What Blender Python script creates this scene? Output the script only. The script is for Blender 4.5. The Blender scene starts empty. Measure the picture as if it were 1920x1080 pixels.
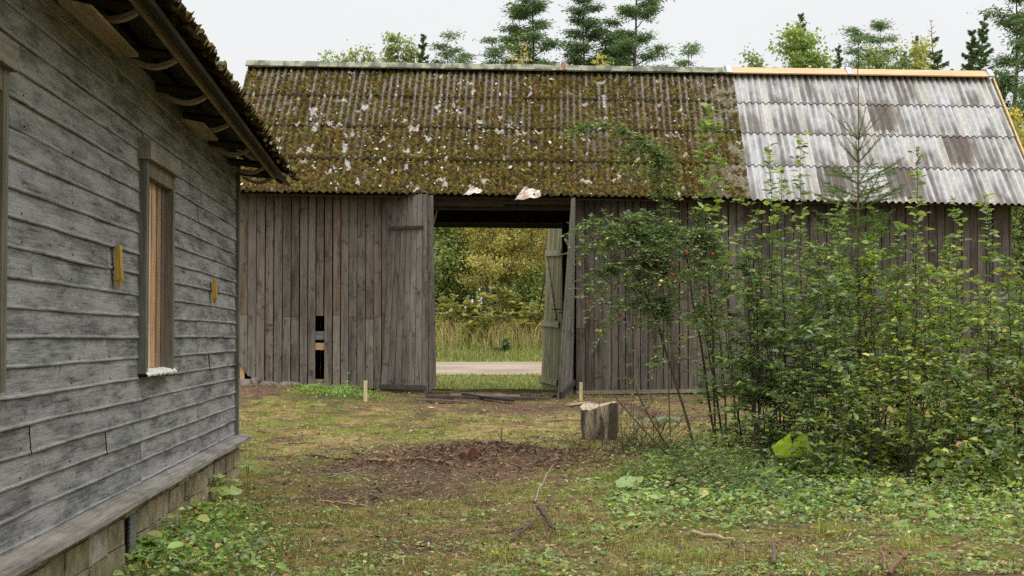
import bpy, math, random
import numpy as np
from mathutils import Vector, Matrix

rng = np.random.default_rng(11)
random.seed(11)
R = math.radians
sc = bpy.context.scene
col = sc.collection

# ------------------------------------------------------------------ camera
F = 2800.0                                  # focal length in pixels of the 1920 px wide photograph
YAW, PITCH, EYE = R(3.37), R(1.88), 1.4
cam_d = bpy.data.cameras.new("camera")
cam = bpy.data.objects.new("camera", cam_d)
col.objects.link(cam)
cam.location = (0, 0, EYE)
cam.rotation_euler = (math.pi / 2 + PITCH, 0, -YAW)
cam_d.sensor_width = 36.0
cam_d.lens = 36.0 * F / 1920.0
cam_d.clip_start = 0.05
cam_d.clip_end = 2000
sc.camera = cam
RT = np.array([math.cos(YAW), -math.sin(YAW), 0.0])
F0 = np.array([math.sin(YAW), math.cos(YAW), 0.0])
FW = F0 * math.cos(PITCH) + np.array([0, 0, math.sin(PITCH)])
UP = -F0 * math.sin(PITCH) + np.array([0, 0, math.cos(PITCH)])
def ray(px, py): return FW + (px - 960) / F * RT + (540 - py) / F * UP
def at(px, py, Y):
    r = ray(px, py); return np.array([0, 0, EYE]) + r * (Y / r[1])
def atX(px, py, X):
    r = ray(px, py); return np.array([0, 0, EYE]) + r * (X / r[0])

# ------------------------------------------------------------------ world: bright overcast sky, soft sun
SUN_EL, SUN_ROT = R(52), R(150)
w = bpy.data.worlds.new("World"); sc.world = w; w.use_nodes = True
nt = w.node_tree; nt.nodes.clear()
N = nt.nodes.new; Lk = nt.links.new
out = N('ShaderNodeOutputWorld'); bg = N('ShaderNodeBackground'); bg.inputs[1].default_value = 0.1
sky = N('ShaderNodeTexSky'); sky.sky_type = 'NISHITA'; sky.sun_disc = False
sky.sun_elevation = SUN_EL; sky.sun_rotation = SUN_ROT; sky.dust_density = 4.0
hs = N('ShaderNodeHueSaturation'); hs.inputs['Saturation'].default_value = 0.25; hs.inputs['Value'].default_value = 0.22
Lk(sky.outputs[0], hs.inputs['Color'])
tc = N('ShaderNodeTexCoord'); sp = N('ShaderNodeSeparateXYZ'); Lk(tc.outputs['Generated'], sp.inputs[0])
cl = N('ShaderNodeMath'); cl.operation = 'MAXIMUM'; cl.inputs[1].default_value = 0.0; Lk(sp.outputs[2], cl.inputs[0])
ma = N('ShaderNodeMapRange'); ma.interpolation_type = 'SMOOTHSTEP'; ma.inputs[1].default_value = 0.2; ma.inputs[2].default_value = 0.95
ma.inputs[3].default_value = 8.1; ma.inputs[4].default_value = 24.0; Lk(cl.outputs[0], ma.inputs[0])
cn = N('ShaderNodeTexNoise'); cn.inputs['Scale'].default_value = 1.6; cn.inputs['Detail'].default_value = 3
Lk(tc.outputs['Generated'], cn.inputs['Vector'])
mr = N('ShaderNodeMapRange'); mr.inputs[1].default_value = 0.3; mr.inputs[2].default_value = 0.7
mr.inputs[3].default_value = 0.96; mr.inputs[4].default_value = 1.04; Lk(cn.outputs[0], mr.inputs[0])
mm = N('ShaderNodeMath'); mm.operation = 'MULTIPLY'; Lk(ma.outputs[0], mm.inputs[0]); Lk(mr.outputs[0], mm.inputs[1])
cc = N('ShaderNodeCombineColor')
for i, k in enumerate((0.975, 0.99, 1.0)):
    q = N('ShaderNodeMath'); q.operation = 'MULTIPLY'; q.inputs[1].default_value = k
    Lk(mm.outputs[0], q.inputs[0]); Lk(q.outputs[0], cc.inputs[i])
ad = N('ShaderNodeMix'); ad.data_type = 'RGBA'; ad.blend_type = 'ADD'; ad.inputs[0].default_value = 1.0
Lk(cc.outputs[0], ad.inputs[6]); Lk(hs.outputs[0], ad.inputs[7])
Lk(ad.outputs[2], bg.inputs[0]); Lk(bg.outputs[0], out.inputs[0])
sd = bpy.data.lights.new("sun", 'SUN'); sd.energy = 0.9; sd.angle = R(25); sd.color = (1, 0.96, 0.9)
so = bpy.data.objects.new("sun", sd); col.objects.link(so)
so.rotation_euler = (math.pi / 2 - SUN_EL, 0, R(30))          # light from behind the camera, right-hand side
so.location = (10, -10, 30)
sc.view_settings.view_transform = 'Standard'; sc.view_settings.look = 'None'
sc.view_settings.exposure = 0.0; sc.view_settings.gamma = 1.0
sc.cycles.max_bounces = 6; sc.cycles.transparent_max_bounces = 6
sc.cycles.diffuse_bounces = 3
sc.cycles.use_denoising = False

# ------------------------------------------------------------------ helpers
def hsh(ix, iy, s):
    h = (ix.astype(np.int64) * 374761393 + iy.astype(np.int64) * 668265263 + s * 1442695041) & 0xffffffff
    h = ((h ^ (h >> 13)) * 1274126177) & 0xffffffff
    h = h ^ (h >> 16)
    return (h & 0xffff) / 65535.0
def vn(x, y, s=0):
    x = np.asarray(x, float); y = np.asarray(y, float)
    ix = np.floor(x); iy = np.floor(y); fx = x - ix; fy = y - iy
    fx = fx * fx * (3 - 2 * fx); fy = fy * fy * (3 - 2 * fy)
    a = hsh(ix, iy, s); b = hsh(ix + 1, iy, s); c = hsh(ix, iy + 1, s); d = hsh(ix + 1, iy + 1, s)
    return (a * (1 - fx) + b * fx) * (1 - fy) + (c * (1 - fx) + d * fx) * fy
def fbm(x, y, s=0, o=4):
    t = 0; a = 0.5; n = 0
    for i in range(o):
        t = t + a * vn(x * 2 ** i, y * 2 ** i, s + i * 17); n += a; a *= 0.5
    return t / n
def sst(a, b, x):
    t = np.clip((x - a) / (b - a), 0, 1); return t * t * (3 - 2 * t)
def mixc(a, b, t):
    t = np.asarray(t)[..., None]; return np.asarray(a) * (1 - t) + np.asarray(b) * t
def norm(v):
    v = np.asarray(v, float); return v / (np.linalg.norm(v, axis=-1, keepdims=True) + 1e-12)

ORI = {}
class MB:
    """collects geometry (world coordinates) and links it as ONE mesh object"""
    def __init__(s): s.E = []; s.V = []; s.L = []; s.T = []; s.C = []; s.n = 0
    def add(s, V, Fc, c=(0.5, 0.5, 0.5)):
        V = np.asarray(V, float).reshape(-1, 3)
        c = np.asarray(c, float)
        if c.ndim == 1: c = np.broadcast_to(c, (len(V), 3))
        s.V.append(V); s.C.append(c); s.E.append(np.broadcast_to(np.array([random.random() * 40 for _ in range(3)]), (len(V), 3)))
        if isinstance(Fc, np.ndarray):
            s.L.append((Fc + s.n).ravel()); s.T.append(np.full(len(Fc), Fc.shape[1]))
        elif isinstance(Fc, tuple):
            for q in Fc: s.L.append((q + s.n).ravel()); s.T.append(np.full(len(q), q.shape[1]))
        else:
            for f in Fc:
                s.L.append(np.array(f) + s.n); s.T.append(np.array([len(f)]))
        s.n += len(V); return s
    def hexa(s, P, c):
        """P: 8 points, first 4 one end (loop), last 4 other end (same order)"""
        return s.add(P, [(3, 2, 1, 0), (4, 5, 6, 7), (0, 1, 5, 4), (1, 2, 6, 5), (2, 3, 7, 6), (3, 0, 4, 7)], c)
    def box(s, lo, hi, c):
        a, b, d = lo; e, f, g = hi
        return s.hexa([(a, b, d), (e, b, d), (e, f, d), (a, f, d), (a, b, g), (e, b, g), (e, f, g), (a, f, g)], c)
    def beam(s, p, q, wd, ht, c, upv=(0, 0, 1)):
        p = np.array(p, float); q = np.array(q, float); d = norm(q - p); sd_ = norm(np.cross(d, upv)); u = np.cross(sd_, d)
        o = [(-sd_ * wd / 2 - u * ht / 2), (sd_ * wd / 2 - u * ht / 2), (sd_ * wd / 2 + u * ht / 2), (-sd_ * wd / 2 + u * ht / 2)]
        return s.hexa([p + k for k in o] + [q + k for k in o], c)
    def tube(s, pts, rad, sides=6, c=(0.5, 0.5, 0.5), cap=True):
        pts = np.asarray(pts, float); n = len(pts)
        rad = np.broadcast_to(np.asarray(rad, float), (n,))
        d = norm(np.gradient(pts, axis=0)); ref = np.array([0.31, 0.17, 0.93])
        if abs(np.dot(d.mean(0), ref)) > 0.95 * np.linalg.norm(d.mean(0)): ref = np.array([1.0, 0.1, 0.0])
        a = norm(np.cross(d, ref)); b = np.cross(d, a)
        th = np.arange(sides) * 2 * math.pi / sides
        V = pts[:, None] + rad[:, None, None] * (np.cos(th)[None, :, None] * a[:, None] + np.sin(th)[None, :, None] * b[:, None])
        i = np.arange(n - 1)[:, None]; j = np.arange(sides)[None]; k = (j + 1) % sides
        Fc = np.stack([i * sides + j, i * sides + k, (i + 1) * sides + k, (i + 1) * sides + j], -1).reshape(-1, 4)
        c = np.asarray(c, float)
        if c.ndim == 2: c = np.repeat(c, sides, 0)
        s.add(V.reshape(-1, 3), Fc, c)
        if cap:
            cc_ = c[-1] if c.ndim == 2 else c
            s.add(V[-1], [tuple(range(sides))], cc_); s.add(V[0], [tuple(range(sides))[::-1]], c[0] if c.ndim == 2 else c)
        return s
    def grid(s, P, c):
        """P (a,b,3)"""
        a, b = P.shape[:2]
        i = np.arange(a - 1)[:, None]; j = np.arange(b - 1)[None]
        Fc = np.stack([i * b + j, (i + 1) * b + j, (i + 1) * b + j + 1, i * b + j + 1], -1).reshape(-1, 4)
        c = np.asarray(c, float)
        return s.add(P.reshape(-1, 3), Fc, c.reshape(-1, 3) if c.ndim == 3 else c)
    def build(s, name, mat, parent=None, smooth=False, origin=None):
        V = np.concatenate(s.V); C = np.concatenate(s.C); L = np.concatenate(s.L); T = np.concatenate(s.T)
        if parent is not None: o = ORI[parent.name]
        elif origin is not None: o = np.array(origin, float)
        else:
            o = (V.min(0) + V.max(0)) / 2; o[2] = V[:, 2].min()
        me = bpy.data.meshes.new(name)
        me.vertices.add(len(V)); me.vertices.foreach_set("co", (V - o).astype(np.float32).ravel())
        me.loops.add(len(L)); me.loops.foreach_set("vertex_index", L.astype(np.int32))
        me.polygons.add(len(T)); me.polygons.foreach_set("loop_start", np.concatenate([[0], np.cumsum(T)[:-1]]).astype(np.int32))
        me.polygons.foreach_set("use_smooth", np.full(len(T), bool(smooth)))
        me.update(calc_edges=True)
        at_ = me.attributes.new("col", 'FLOAT_COLOR', 'POINT')
        at_.data.foreach_set("color", np.concatenate([C, np.ones((len(C), 1))], 1).astype(np.float32).ravel())
        if mat.get('dec'):
            ae = me.attributes.new('dec', 'FLOAT_VECTOR', 'POINT'); ae.data.foreach_set('vector', np.concatenate(s.E).astype(np.float32).ravel())
        me.materials.append(mat)
        ob = bpy.data.objects.new(name, me); col.objects.link(ob)
        if parent is not None: ob.parent = parent; ORI[ob.name] = o
        else: ob.location = o; ORI[ob.name] = o
        return ob
def thing(name, loc, label, cat, group=None):
    o = bpy.data.objects.new(name, None); col.objects.link(o); o.location = loc
    o.empty_display_size = 0.2
    ORI[o.name] = np.array(loc, float); o["label"] = label; o["category"] = cat
    if group: o["group"] = group
    return o
def tag(o, label, cat, group=None):
    o["label"] = label; o["category"] = cat
    if group: o["group"] = group
    return o
def kind(o, k): o["kind"] = k; return o
def jit(c, a=0.12):
    return np.clip(np.array(c) * (1 + random.uniform(-a, a)) * (1 + rng.uniform(-a * 0.13, a * 0.13, 3)), 0, 1)

# ------------------------------------------------------------------ materials
def newmat(name):
    m = bpy.data.materials.new(name); m.use_nodes = True
    t = m.node_tree; b = t.nodes['Principled BSDF']; b.inputs['Specular IOR Level'].default_value = 0.3
    return m, t, b
def ramp(t, src, stops):
    r = t.nodes.new('ShaderNodeValToRGB'); t.links.new(src, r.inputs[0])
    e = r.color_ramp.elements
    while len(e) < len(stops): e.new(0.5)
    for x, (p, v) in zip(e, stops):
        x.position = p; x.color = (v, v, v, 1) if not isinstance(v, tuple) else v + (1,)
    return r.outputs[0]
def nz(t, vec, scale, detail=4, rough=0.55):
    n = t.nodes.new('ShaderNodeTexNoise'); n.inputs['Scale'].default_value = scale
    n.inputs['Detail'].default_value = detail; n.inputs['Roughness'].default_value = rough
    t.links.new(vec, n.inputs['Vector']); return n.outputs['Fac']
def mixn(t, fac, a, b, mode='MIX'):
    m = t.nodes.new('ShaderNodeMix'); m.data_type = 'RGBA'; m.blend_type = mode
    if isinstance(fac, (int, float)): m.inputs[0].default_value = fac
    else: t.links.new(fac, m.inputs[0])
    for i, v in ((6, a), (7, b)):
        if isinstance(v, tuple): m.inputs[i].default_value = v + (1,)
        else: t.links.new(v, m.inputs[i])
    return m.outputs[2]
def colattr(t):
    a = t.nodes.new('ShaderNodeAttribute'); a.attribute_name = 'col'; return a.outputs['Color']
def coords(t, scale, decor=True):
    tc = t.nodes.new('ShaderNodeTexCoord'); mp = t.nodes.new('ShaderNodeMapping'); mp.inputs['Scale'].default_value = scale
    t.links.new(tc.outputs['Object'], mp.inputs[0]); v = mp.outputs[0]
    if decor:
        s = t.nodes.new('ShaderNodeAttribute'); s.attribute_name = 'dec'; q = t.nodes.new('ShaderNodeVectorMath'); q.operation = 'ADD'
        t.links.new(v, q.inputs[0]); t.links.new(s.outputs['Vector'], q.inputs[1]); v = q.outputs[0]
    return v
def bump(t, b, h, strength, dist=0.01):
    n = t.nodes.new('ShaderNodeBump'); n.inputs['Strength'].default_value = strength; n.inputs['Distance'].default_value = dist
    t.links.new(h, n.inputs['Height']); t.links.new(n.outputs[0], b.inputs['Normal'])
def wood(name, axis='z', grain=34.0, silver=None, silver_amt=0.0, dark_amt=0.5, rough=0.85, bst=0.5, stain=None, stain_lo=0.55, knot=0.6, ps=5.5, plo=0.55, phi=1.22, pst=0.25, stain_a=.6):
    m, t, b = newmat(name); m['dec'] = 1
    sc_ = {'z': (1, 1, 0.045), 'y': (1, 0.045, 1), 'x': (0.045, 1, 1)}[axis]
    v = coords(t, sc_); base = colattr(t)
    g = nz(t, v, grain, 7, 0.65)
    c = mixn(t, 1.0, base, ramp(t, g, [(0.30, 1 - dark_amt), (0.5, 0.95), (0.7, 1.25)]), 'MULTIPLY')
    v2 = coords(t, tuple(pst + (1 - pst) * k for k in sc_), True)
    pat = nz(t, v2, ps, 8, 0.75)
    c = mixn(t, 1.0, c, ramp(t, pat, [(0.33, plo), (0.5, 1.0), (0.66, phi)]), 'MULTIPLY')
    if silver:
        s2 = nz(t, coords(t, tuple(0.12 + 0.88 * k for k in sc_)), 9.0, 6, 0.7)
        s2 = ramp(t, s2, [(0.42, 0.0), (0.6, silver_amt)])
        c = mixn(t, s2, c, silver)
    if stain:
        s3 = nz(t, coords(t, (1, 1, 1), True), 4.5, 8, 0.8)
        s3 = ramp(t, s3, [(stain_lo, 0.0), (stain_lo + 0.1, stain_a)])
        c = mixn(t, s3, c, stain)
    # knots
    vo = t.nodes.new('ShaderNodeTexVoronoi'); vo.inputs['Scale'].default_value = 3.0
    t.links.new(coords(t, {'z': (2.0, 2.0, 0.8), 'y': (2.0, 0.8, 2.0), 'x': (0.8, 2, 2)}[axis]), vo.inputs['Vector'])
    kn = ramp(t, vo.outputs['Distance'], [(0.06, 0.35), (0.10, 1.0)])
    c = mixn(t, knot, c, kn, 'MULTIPLY')
    t.links.new(c, b.inputs['Base Color']); b.inputs['Roughness'].default_value = rough
    bump(t, b, g, bst, 0.008)
    return m
def plain(name, rough=0.8, nscale=12.0, lo=0.7, hi=1.25, bst=0.3, bd=0.01, metal=0.0, spec=0.3, scale=(1, 1, 1)):
    m, t, b = newmat(name); v = coords(t, scale, False)
    g = nz(t, v, nscale, 6, 0.65)
    c = mixn(t, 1.0, colattr(t), ramp(t, g, [(0.3, lo), (0.7, hi)]), 'MULTIPLY')
    t.links.new(c, b.inputs['Base Color']); b.inputs['Roughness'].default_value = rough
    b.inputs['Metallic'].default_value = metal; b.inputs['Specular IOR Level'].default_value = spec
    if bst: bump(t, b, g, bst, bd)
    return m
def leafmat(name, rough=0.45, trans=0.35, spec=0.5, gain=(2.1, 1.75, 1.7)):
    m, t, b = newmat(name); a = mixn(t, 1.0, colattr(t), (gain[0], gain[1], gain[2]), 'MULTIPLY')
    t.links.new(a, b.inputs['Base Color']); b.inputs['Roughness'].default_value = rough
    b.inputs['Specular IOR Level'].default_value = spec
    tr = t.nodes.new('ShaderNodeBsdfTranslucent')
    t.links.new(mixn(t, 1.0, a, (1.3, 1.35, 0.6), 'MULTIPLY'), tr.inputs[0])
    ms = t.nodes.new('ShaderNodeMixShader'); ms.inputs[0].default_value = trans
    t.links.new(b.outputs[0], ms.inputs[1]); t.links.new(tr.outputs[0], ms.inputs[2])
    t.links.new(ms.outputs[0], t.nodes['Material Output'].inputs[0])
    return m
M_SIDING = wood('weathered_siding', 'y', 70, (0.32, 0.315, 0.315), 0.75, 0.85, 0.85, 0.9, (0.03, 0.028, 0.026), 0.585, 0.5, 9, .5, 1.45, .16)
M_BARNWOOD = wood('barn_planks', 'z', 60, (0.17, 0.15, 0.128), 0.5, 0.72, 0.85, 0.5, (0.022, 0.019, 0.016), 0.545, 0.8, 9, .45, 1.4, .08, .8)
M_GREENWOOD = wood('algae_planks', 'z', 40, (0.20, 0.19, 0.11), 0.5, 0.6, 0.85, 0.5)
M_BEAM_Y = wood('old_timber_long', 'y', 30, None, 0, 0.5)
M_BEAM_X = wood('old_timber_cross', 'x', 30, None, 0, 0.5)
M_BEAM_Z = wood('old_timber_upright', 'z', 30, None, 0, 0.5)
M_FRESH_X = wood('fresh_pine_cross', 'x', 22, None, 0, 0.22, 0.7, 0.1, None, .5, .2, 6, .8, 1.1)
M_FRESH_Z = wood('fresh_pine_upright', 'z', 45, None, 0, 0.5, 0.75, 0.3, None, .5, .25, 9, .65, 1.25)
M_MASONRY = plain('old_masonry', 0.95, 7, 0.45, 1.5, 0.8, 0.03)
M_STONE = plain('field_stone', 0.95, 14, 0.5, 1.4, 0.7, 0.02)
M_METAL = plain('zinc_metal', 0.4, 8, 0.8, 1.15, 0.05, 0.01, 0.7)
M_RUST = plain('rusty_iron', 0.8, 20, 0.6, 1.4, 0.3)
M_MOSS = plain('moss_roof', 1.0, 70, 0.5, 1.6, 1.0, 0.02, 0, 0.1)
M_SHEET = plain('fibre_cement', 0.9, 26, 0.78, 1.18, 0.3, 0.004, 0, 0.2, (1, 0.35, 0.35))
M_LICHEN = plain('lichen_board', 0.95, 38, 0.45, 1.7, 0.7, 0.02)
M_BARK = plain('bark', 0.95, 22, 0.5, 1.4, 0.8, 0.02, 0, 0.15, (1, 1, 0.3))
M_TWIG = plain('twig_bark', 0.85, 40, 0.7, 1.3, 0.2)
M_CUTWOOD = plain('cut_wood', 0.85, 18, 0.65, 1.3, 0.5, 0.02, 0, 0.2, (1, 1, 0.3))
M_LEAF = leafmat('green_leaf', 0.38, 0.38, 0.65, (2.5, 2.15, 2.5))
M_LEAFROSE = leafmat('glossy_leaf', 0.35, 0.3, 0.7, (2.3, 2.0, 2.1))
M_FARLEAF = leafmat('far_leaf', 0.6, 0.5, 0.3, (3.0, 2.9, 4.2))
M_NEEDLE = leafmat('needle', 0.7, 0.25, 0.25, (2.7, 2.55, 2.1))
M_GRASS = leafmat('grass_blade', 0.6, 0.3, 0.3)
M_LITTER = plain('dry_litter', 0.9, 30, 0.7, 1.3, 0)
M_HIP = plain('rose_hip', 0.3, 10, 0.9, 1.1, 0, spec=0.5)

# ------------------------------------------------------------------ ground
def gbase(x, y):
    x = np.asarray(x, float); y = np.asarray(y, float)
    h = 0.47 * sst(12.5, 24.5, y) - 0.2 * sst(26, 30, y) + 0.2 * sst(30, 36, y) + 0.2 * sst(36, 42, y) + 0.5 * sst(42, 50, y) + 0.6 * sst(50, 120, y)
    h = h + 0.17 * sst(19, 24, y) * (1 - sst(28, 32, y)) * sst(0.4, -2.4, x)
    return h
MOUND = (0.75, 15.75)
def g(x, y):
    x = np.asarray(x, float); y = np.asarray(y, float)
    f = 1 - sst(29, 33, y)
    h = gbase(x, y) + f * (0.07 * (fbm(x * 0.8, y * 0.8, 3, 3) - 0.5) + 0.035 * (fbm(x * 4, y * 4, 5, 3) - 0.5))
    e = np.exp(-(((x - MOUND[0]) / 0.85) ** 2 + ((y - MOUND[1]) / 0.75) ** 2) ** 1.5)
    h = h + e * (0.13 + 0.09 * (fbm(x * 7, y * 7, 9, 3) - 0.4))
    return h
def gp(px, py):
    r = ray(px, py); Y = 15.0
    for _ in range(40):
        p = np.array([0, 0, EYE]) + r * (Y / r[1]); z = float(g(p[0], p[1]))
        Y += ((EYE - z) / max(1e-3, -(r[2] / r[1])) - Y) * 0.6 if r[2] < 0 else 0
    p = np.array([0, 0, EYE]) + r * (Y / r[1]); return np.array([p[0], p[1], float(g(p[0], p[1]))])
def proj(x, y, z):
    P = np.stack([x, y, z - EYE], -1); d = P @ FW
    return 960 + F * (P @ RT) / d, 540 - F * (P @ UP) / d
def ell(px, py, cx, cy, rx, ry, s=1.0):
    return np.clip(1.6 - 1.6 * np.sqrt(((px - cx) / rx) ** 2 + ((py - cy) / ry) ** 2), 0, 1) * s
def zones(x, y):
    """world-space masks of what covers the yard: bare dirt, lush weeds, straw"""
    px, py = proj(x, y, gbase(x, y))
    n = fbm(x * 1.3, y * 1.3, 21, 4)
    dirt = np.clip(ell(px, py, 800, 880, 380, 62) + ell(px, py, 930, 760, 300, 32) + ell(px, py, 1290, 770, 190, 40, .8)
                   + ell(px, py, 470, 735, 90, 25, .8) + ell(px, py, 640, 925, 330, 40, .6) + ell(px, py, 1750, 1010, 330, 40, .5)
                   + ell(px, py, 900, 1010, 260, 40, .45), 0, 1)
    dirt = np.clip(dirt * 1.15 + (n - 0.5) * 2.0 - 0.14, 0, 1) * (1 - sst(29, 33, y))
    lush = np.clip(ell(px, py, 330, 1040, 240, 130) + ell(px, py, 1650, 900, 620, 120) + ell(px, py, 1900, 930, 300, 90)
                   + ell(px, py, 630, 742, 110, 16) + ell(px, py, 1330, 950, 230, 60, .9), 0, 1)
    straw = sst(0.42, 0.62, fbm(x * 0.9 + 9, y * 0.9, 33, 3)) * sst(10, 17, y)
    return dirt, lush, straw
def nonuni(lo, hi, step, far, k):
    inner = np.arange(lo, hi, step)
    s = np.geomspace(step, far, k)
    return np.concatenate([lo - np.cumsum(s)[::-1], inner, hi + np.cumsum(s)])
xs = nonuni(-3.0, 10.0, 0.055, 60, 42); ys = nonuni(6.0, 26.0, 0.06, 60, 46)
GX, GY = np.meshgrid(xs, ys, indexing='ij')
GZ = g(GX, GY)
dirt, lush, straw = zones(GX, GY)
cg = mixc((0.105, 0.088, 0.026), (0.19, 0.14, 0.055), np.clip(straw * 0.8 + sst(.4, .6, fbm(GX * 5, GY * 5, 40, 3)) * .5, 0, 1))
cg = mixc(cg, (0.085, 0.052, 0.034), dirt)
cg = mixc(cg, (0.035, 0.04, 0.016), lush * 0.9)
dk = sst(0.52, 0.7, fbm(GX * 9, GY * 9, 44, 3))
cg = mixc(cg, (0.045, 0.030, 0.020), dk * 0.75); cg = mixc(cg, (.085, .10, .018), sst(.52, .64, fbm(GX * 3.1 + 3, GY * 3.1, 46, 4)) * .8 * (1 - dirt)); cg = mixc(cg, (.06, .04, .026), sst(.56, .66, fbm(GX * 2.3 + 13, GY * 2.3, 47, 4)) * .8)
cg = mixc(cg, (0.09, 0.11, 0.035), sst(29, 33, GY)); cg = cg * 1.7
gm, t, b = newmat('yard_soil'); v = coords(t, (1, 1, 1), False)
n1 = nz(t, v, 30, 8, 0.75); n2 = nz(t, v, 4, 5, 0.6)
c = mixn(t, 1.0, colattr(t), ramp(t, n1, [(0.3, 0.45), (0.5, 1.0), (0.7, 1.6)]), 'MULTIPLY')
c = mixn(t, 1.0, c, ramp(t, n2, [(0.3, 0.75), (0.7, 1.25)]), 'MULTIPLY')
t.links.new(c, b.inputs['Base Color']); b.inputs['Roughness'].default_value = 1.0; b.inputs['Specular IOR Level'].default_value = 0.1
bump(t, b, n1, 0.8, 0.03)
kind(MB().grid(np.stack([GX, GY, GZ], -1), cg).build('ground', gm, None, True, (0, 0, 0)), 'structure')
# gravel road beyond the barn
rx = np.linspace(-60, 80, 281); ry = np.linspace(36.2, 42.5, 40); RX, RY = np.meshgrid(rx, ry, indexing='ij')
edge = 0.35 * (fbm(RX * 0.7, RY * 0 + 3, 50, 3) - 0.5); RY2 = RY + edge
RZ = g(RX, RY2) + 0.012 + 0.02 * np.sin((RY - 36.2) / 6.3 * math.pi)
rc = mixc((0.36, 0.29, 0.22), (0.27, 0.21, 0.16), sst(.4, .6, fbm(RX * .5, RY * 2.5, 52, 3)))
kind(MB().grid(np.stack([RX, RY2, RZ], -1), rc).build('road', plain('gravel', 1.0, 24, 0.7, 1.2, 0.5, 0.02), None, True, (0, 39, 0)), 'structure')
# ------------------------------------------------------------------ farmhouse
XW = -1.87
YC = 14.95                                   # far corner
Y0 = 2.0
ZL, ZT = 0.44, 3.16
house = thing('farmhouse', (XW, YC, 0.0), 'old farmhouse with weathered grey clapboard wall and mossy eave on the left', 'house')
WIN = [(9.85, 10.96, 1.16, 2.56), (5.5, 6.60, 1.16, 2.56)]
GREY = (0.150, 0.148, 0.147)
sid = MB()
nb = 20; ex = (ZT - ZL) / nb
for k in range(nb):
    z0 = ZL + k * ex
    joints = sorted([Y0] + ([random.uniform(4, 5), 7.2 if k % 3 == 0 else 13.1] if k % 2 else [9.98] if k % 4 == 0 else [8.9, 12.4]) + ([9.98] if k in (1, 2, 3, 4, 5) else []) + [YC])
    for a, b_ in zip(joints[:-1], joints[1:]):
        if b_ - a < 0.3: continue
        spans = [(a + 0.0015, b_ - 0.0015)]
        for (wa, wb, wz0, wz1) in WIN:
            if z0 + ex > wz0 and z0 < wz1:
                ns = []
                for (p, q) in spans:
                    if q <= wa or p >= wb: ns.append((p, q))
                    else:
                        if p < wa: ns.append((p, wa))
                        if q > wb: ns.append((wb, q))
                spans = ns
        off = random.uniform(0, 0.004); ph = random.uniform(0, 50); tint = jit(GREY, 0.2)
        for (p, q) in spans:
            n = max(3, int((q - p) / 0.12)); yy = np.linspace(p, q, n)
            wz = 0.006 * (fbm(yy * 1.1 + ph, yy * 0 + k, 60, 3) - 0.5) * 2
            wo = 0.005 * (fbm(yy * 1.7 + ph, yy * 0 + k, 61, 3) - 0.5) * 2
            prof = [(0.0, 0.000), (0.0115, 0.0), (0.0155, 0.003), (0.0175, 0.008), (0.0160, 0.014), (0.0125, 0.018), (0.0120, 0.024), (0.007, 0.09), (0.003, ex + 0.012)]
            P = np.zeros((n, len(prof), 3))
            for j, (o, dz) in enumerate(prof):
                P[:, j, 0] = XW + o + off + wo * (1 if j else 0); P[:, j, 1] = yy; P[:, j, 2] = z0 + dz + wz * (1 - dz / (ex + .012))
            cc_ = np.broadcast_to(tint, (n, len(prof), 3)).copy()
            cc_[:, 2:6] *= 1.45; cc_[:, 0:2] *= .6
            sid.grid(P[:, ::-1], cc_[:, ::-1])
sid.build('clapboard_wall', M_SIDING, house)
nl_ = MB()                                                   # rusty nail heads and their streaks
for k in range(nb):
    for yy in np.arange(3.1, YC, .98):
        y_ = yy + random.uniform(-.02, .02); z_n = ZL + k * ex + random.uniform(.032, .04); x_n = XW + .0145
        if any(wa - .02 < y_ < wb + .02 and wz0 - .1 < z_n < wz1 + .15 for wa, wb, wz0, wz1 in WIN): continue
        nl_.tube([(x_n - .006, y_, z_n), (x_n + .003, y_, z_n)], .0045, 6, (.045, .03, .025))
kind(nl_.build('nail_heads', M_RUST, house), 'stuff')
core = MB()
core.box((-8.2, Y0, ZL - 0.02), (XW - 0.004, YC - 0.01, ZT + 0.15), (0.05, 0.045, 0.04))
core.build('inner_wall', M_BEAM_Z, house)
cb = MB(); cb.box((XW + 0.002, YC - 0.075, ZL + 0.003), (XW + 0.042, YC + 0.02, 3.1), (0.105, 0.11, 0.085))
cb.box((XW - 0.12, YC + 0.0225, ZL + 0.003), (XW + 0.035, YC + 0.045, 3.1), (0.12, 0.125, 0.09))
cb.build('corner_board', M_BEAM_Z, house)
# water table ledge
lg = MB()
for a, b_ in ((Y0, 6.3), (6.305, 9.42), (9.43, 12.55), (12.56, YC + 0.12)):
    n = 26; yy = np.linspace(a, b_, n); c0 = jit((0.22, 0.2, 0.175), 0.12); e = 0.006 * (fbm(yy * 3, yy * 0, 70, 3) - .5) * 2
    sag = 0.008 * np.sin((yy - a) / (b_ - a) * 3.1)
    P = np.zeros((n, 6, 3))
    for j, (o, z) in enumerate(((-0.05, ZL - 0.001), (0.03, ZL - 0.001), (0.155, ZL - 0.018), (0.158, ZL - 0.045), (0.15, ZL - 0.05), (-0.05, ZL - 0.035))):
        P[:, j, 0] = XW + o + (e if 1 < j < 5 else 0); P[:, j, 1] = yy; P[:, j, 2] = z - (sag if 1 < j < 5 else 0)
    lg.grid(P[:, ::-1], c0)
    for yv in (0, -1): lg.add(P[yv], [tuple(range(6))], c0 * 0.8)
lg.build('water_table_board', M_BEAM_Y, house)
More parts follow.
